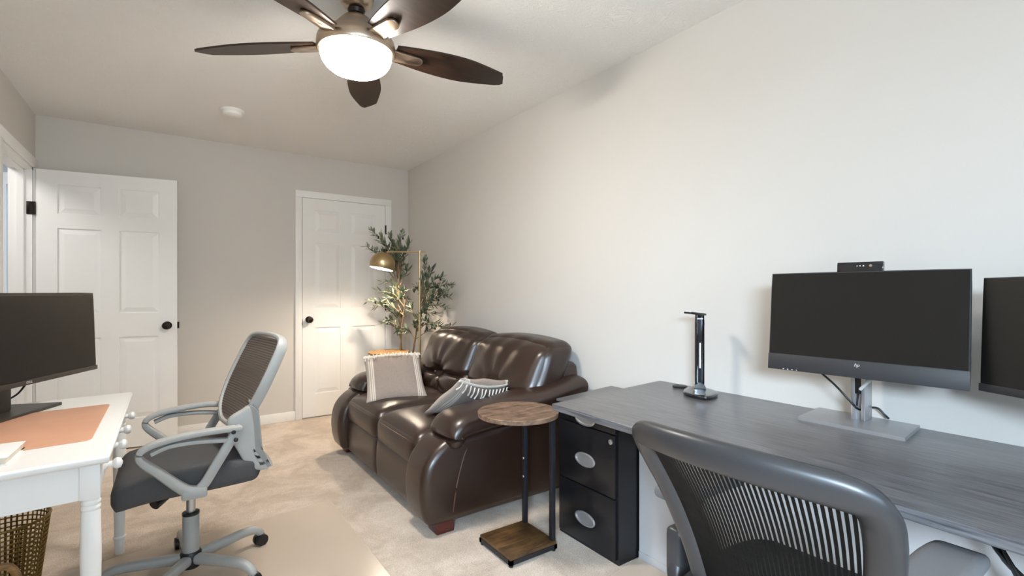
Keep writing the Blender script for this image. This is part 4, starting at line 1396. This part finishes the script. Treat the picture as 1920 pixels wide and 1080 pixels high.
def kx_at(z):
    t = (z - 0.45) / 0.44
    return 0.985 - 0.175 * t + 0.035 * sin(pi * t)


def kb(u, z):
    t = (z - 0.45) / 0.44
    hw = 0.145 + 0.085 * min(1, max(0, t)) ** 0.8
    return Vector((kx_at(z) + 0.055 * u * u - 0.02, KY + u * hw, z))


kl = []
for u, z in ((-1, 0.50), (-1, 0.60), (-1, 0.72), (-1.0, 0.80), (-0.97, 0.845), (-0.85, 0.872), (-0.4, 0.885), (0, 0.888), (0.4, 0.885), (0.85, 0.872), (0.97, 0.845), (1.0, 0.80), (1, 0.72), (1, 0.60), (1, 0.50), (0.8, 0.44), (0, 0.425), (-0.8, 0.44)):
    kl.append(kb(u, z))
kp = spline(kl, 6, True)
rads = []
for p in kp:
    t = (p.z - 0.45) / 0.44
    rads.append((0.027 + 0.004 * max(0, min(1, t)), 0.019))
B().sweep(kp, rads, (1, 0, 0.3), 16, closed=True, power=2.3).obj('back_frame', 'softblack', bc, 60, label='smooth dark grey frame around the mesh')
st = B()
NS = 44
for i in range(NS):
    u = -0.94 + 1.88 * i / (NS - 1)
    for (du, wd2) in ((0, 0.0033),):
        L_, R_ = [], []
        for j in range(13):
            z = 0.44 + (0.868 - 0.03 * abs(u) ** 6 - 0.44) * j / 12
            p = kb(u, z)
            L_.append(st.bm.verts.new(p + Vector((0, -wd2, 0))))
            R_.append(st.bm.verts.new(p + Vector((0, wd2, 0))))
        for j in range(12):
            st.bm.faces.new((L_[j], R_[j], R_[j + 1], L_[j + 1]))
bmesh.ops.solidify(st.bm, geom=st.bm.faces[:], thickness=0.0015)
st.obj('mesh_strands', 'meshblack', bc, 80, kind='stuff')
B().sweep(spline([(0.965, KY, 0.43), (0.985, KY, 0.40), (1.03, KY, 0.385)], 5), (0.05, 0.018), (0, 0, 1), 12, power=3).obj('back_bracket', 'softblack', bc)
for sgn in (-1, 1):
    ya = 0.292 if sgn < 0 else 0.795
    pad = B().soft((1.185, ya, 0.655), (0.29, 0.098, 0.032), 0.014, 10, lambda q, p: Vector((p.x, p.y * (1 - 0.12 * max(0, q.x) ** 2), p.z - 0.012 * max(0, q.x) ** 3))).obj('arm_pad', 'armpad', bc)
    post = B().sweep(spline([(1.15, ya, 0.645), (1.13, ya, 0.57), (1.10, ya, 0.50), (1.075, ya - sgn * 0.01, 0.43)], 5), (0.022, 0.034), (1, 0, 0), 14, power=3).obj('arm_post', 'softblack', bc)
    B().soft((1.10, ya, 0.50), (0.085, 0.05, 0.14), 0.016, 8).obj('post_sleeve', 'softblack', bc)
    B().sweep(spline([(1.075, ya - sgn * 0.005, 0.43), (1.075, ya - sgn * 0.03, 0.40), (1.08, KY + sgn * 0.08, 0.392)], 5), (0.022, 0.016), (0, 0, 1), 12, power=3).obj('arm_bracket', 'softblack', bc)
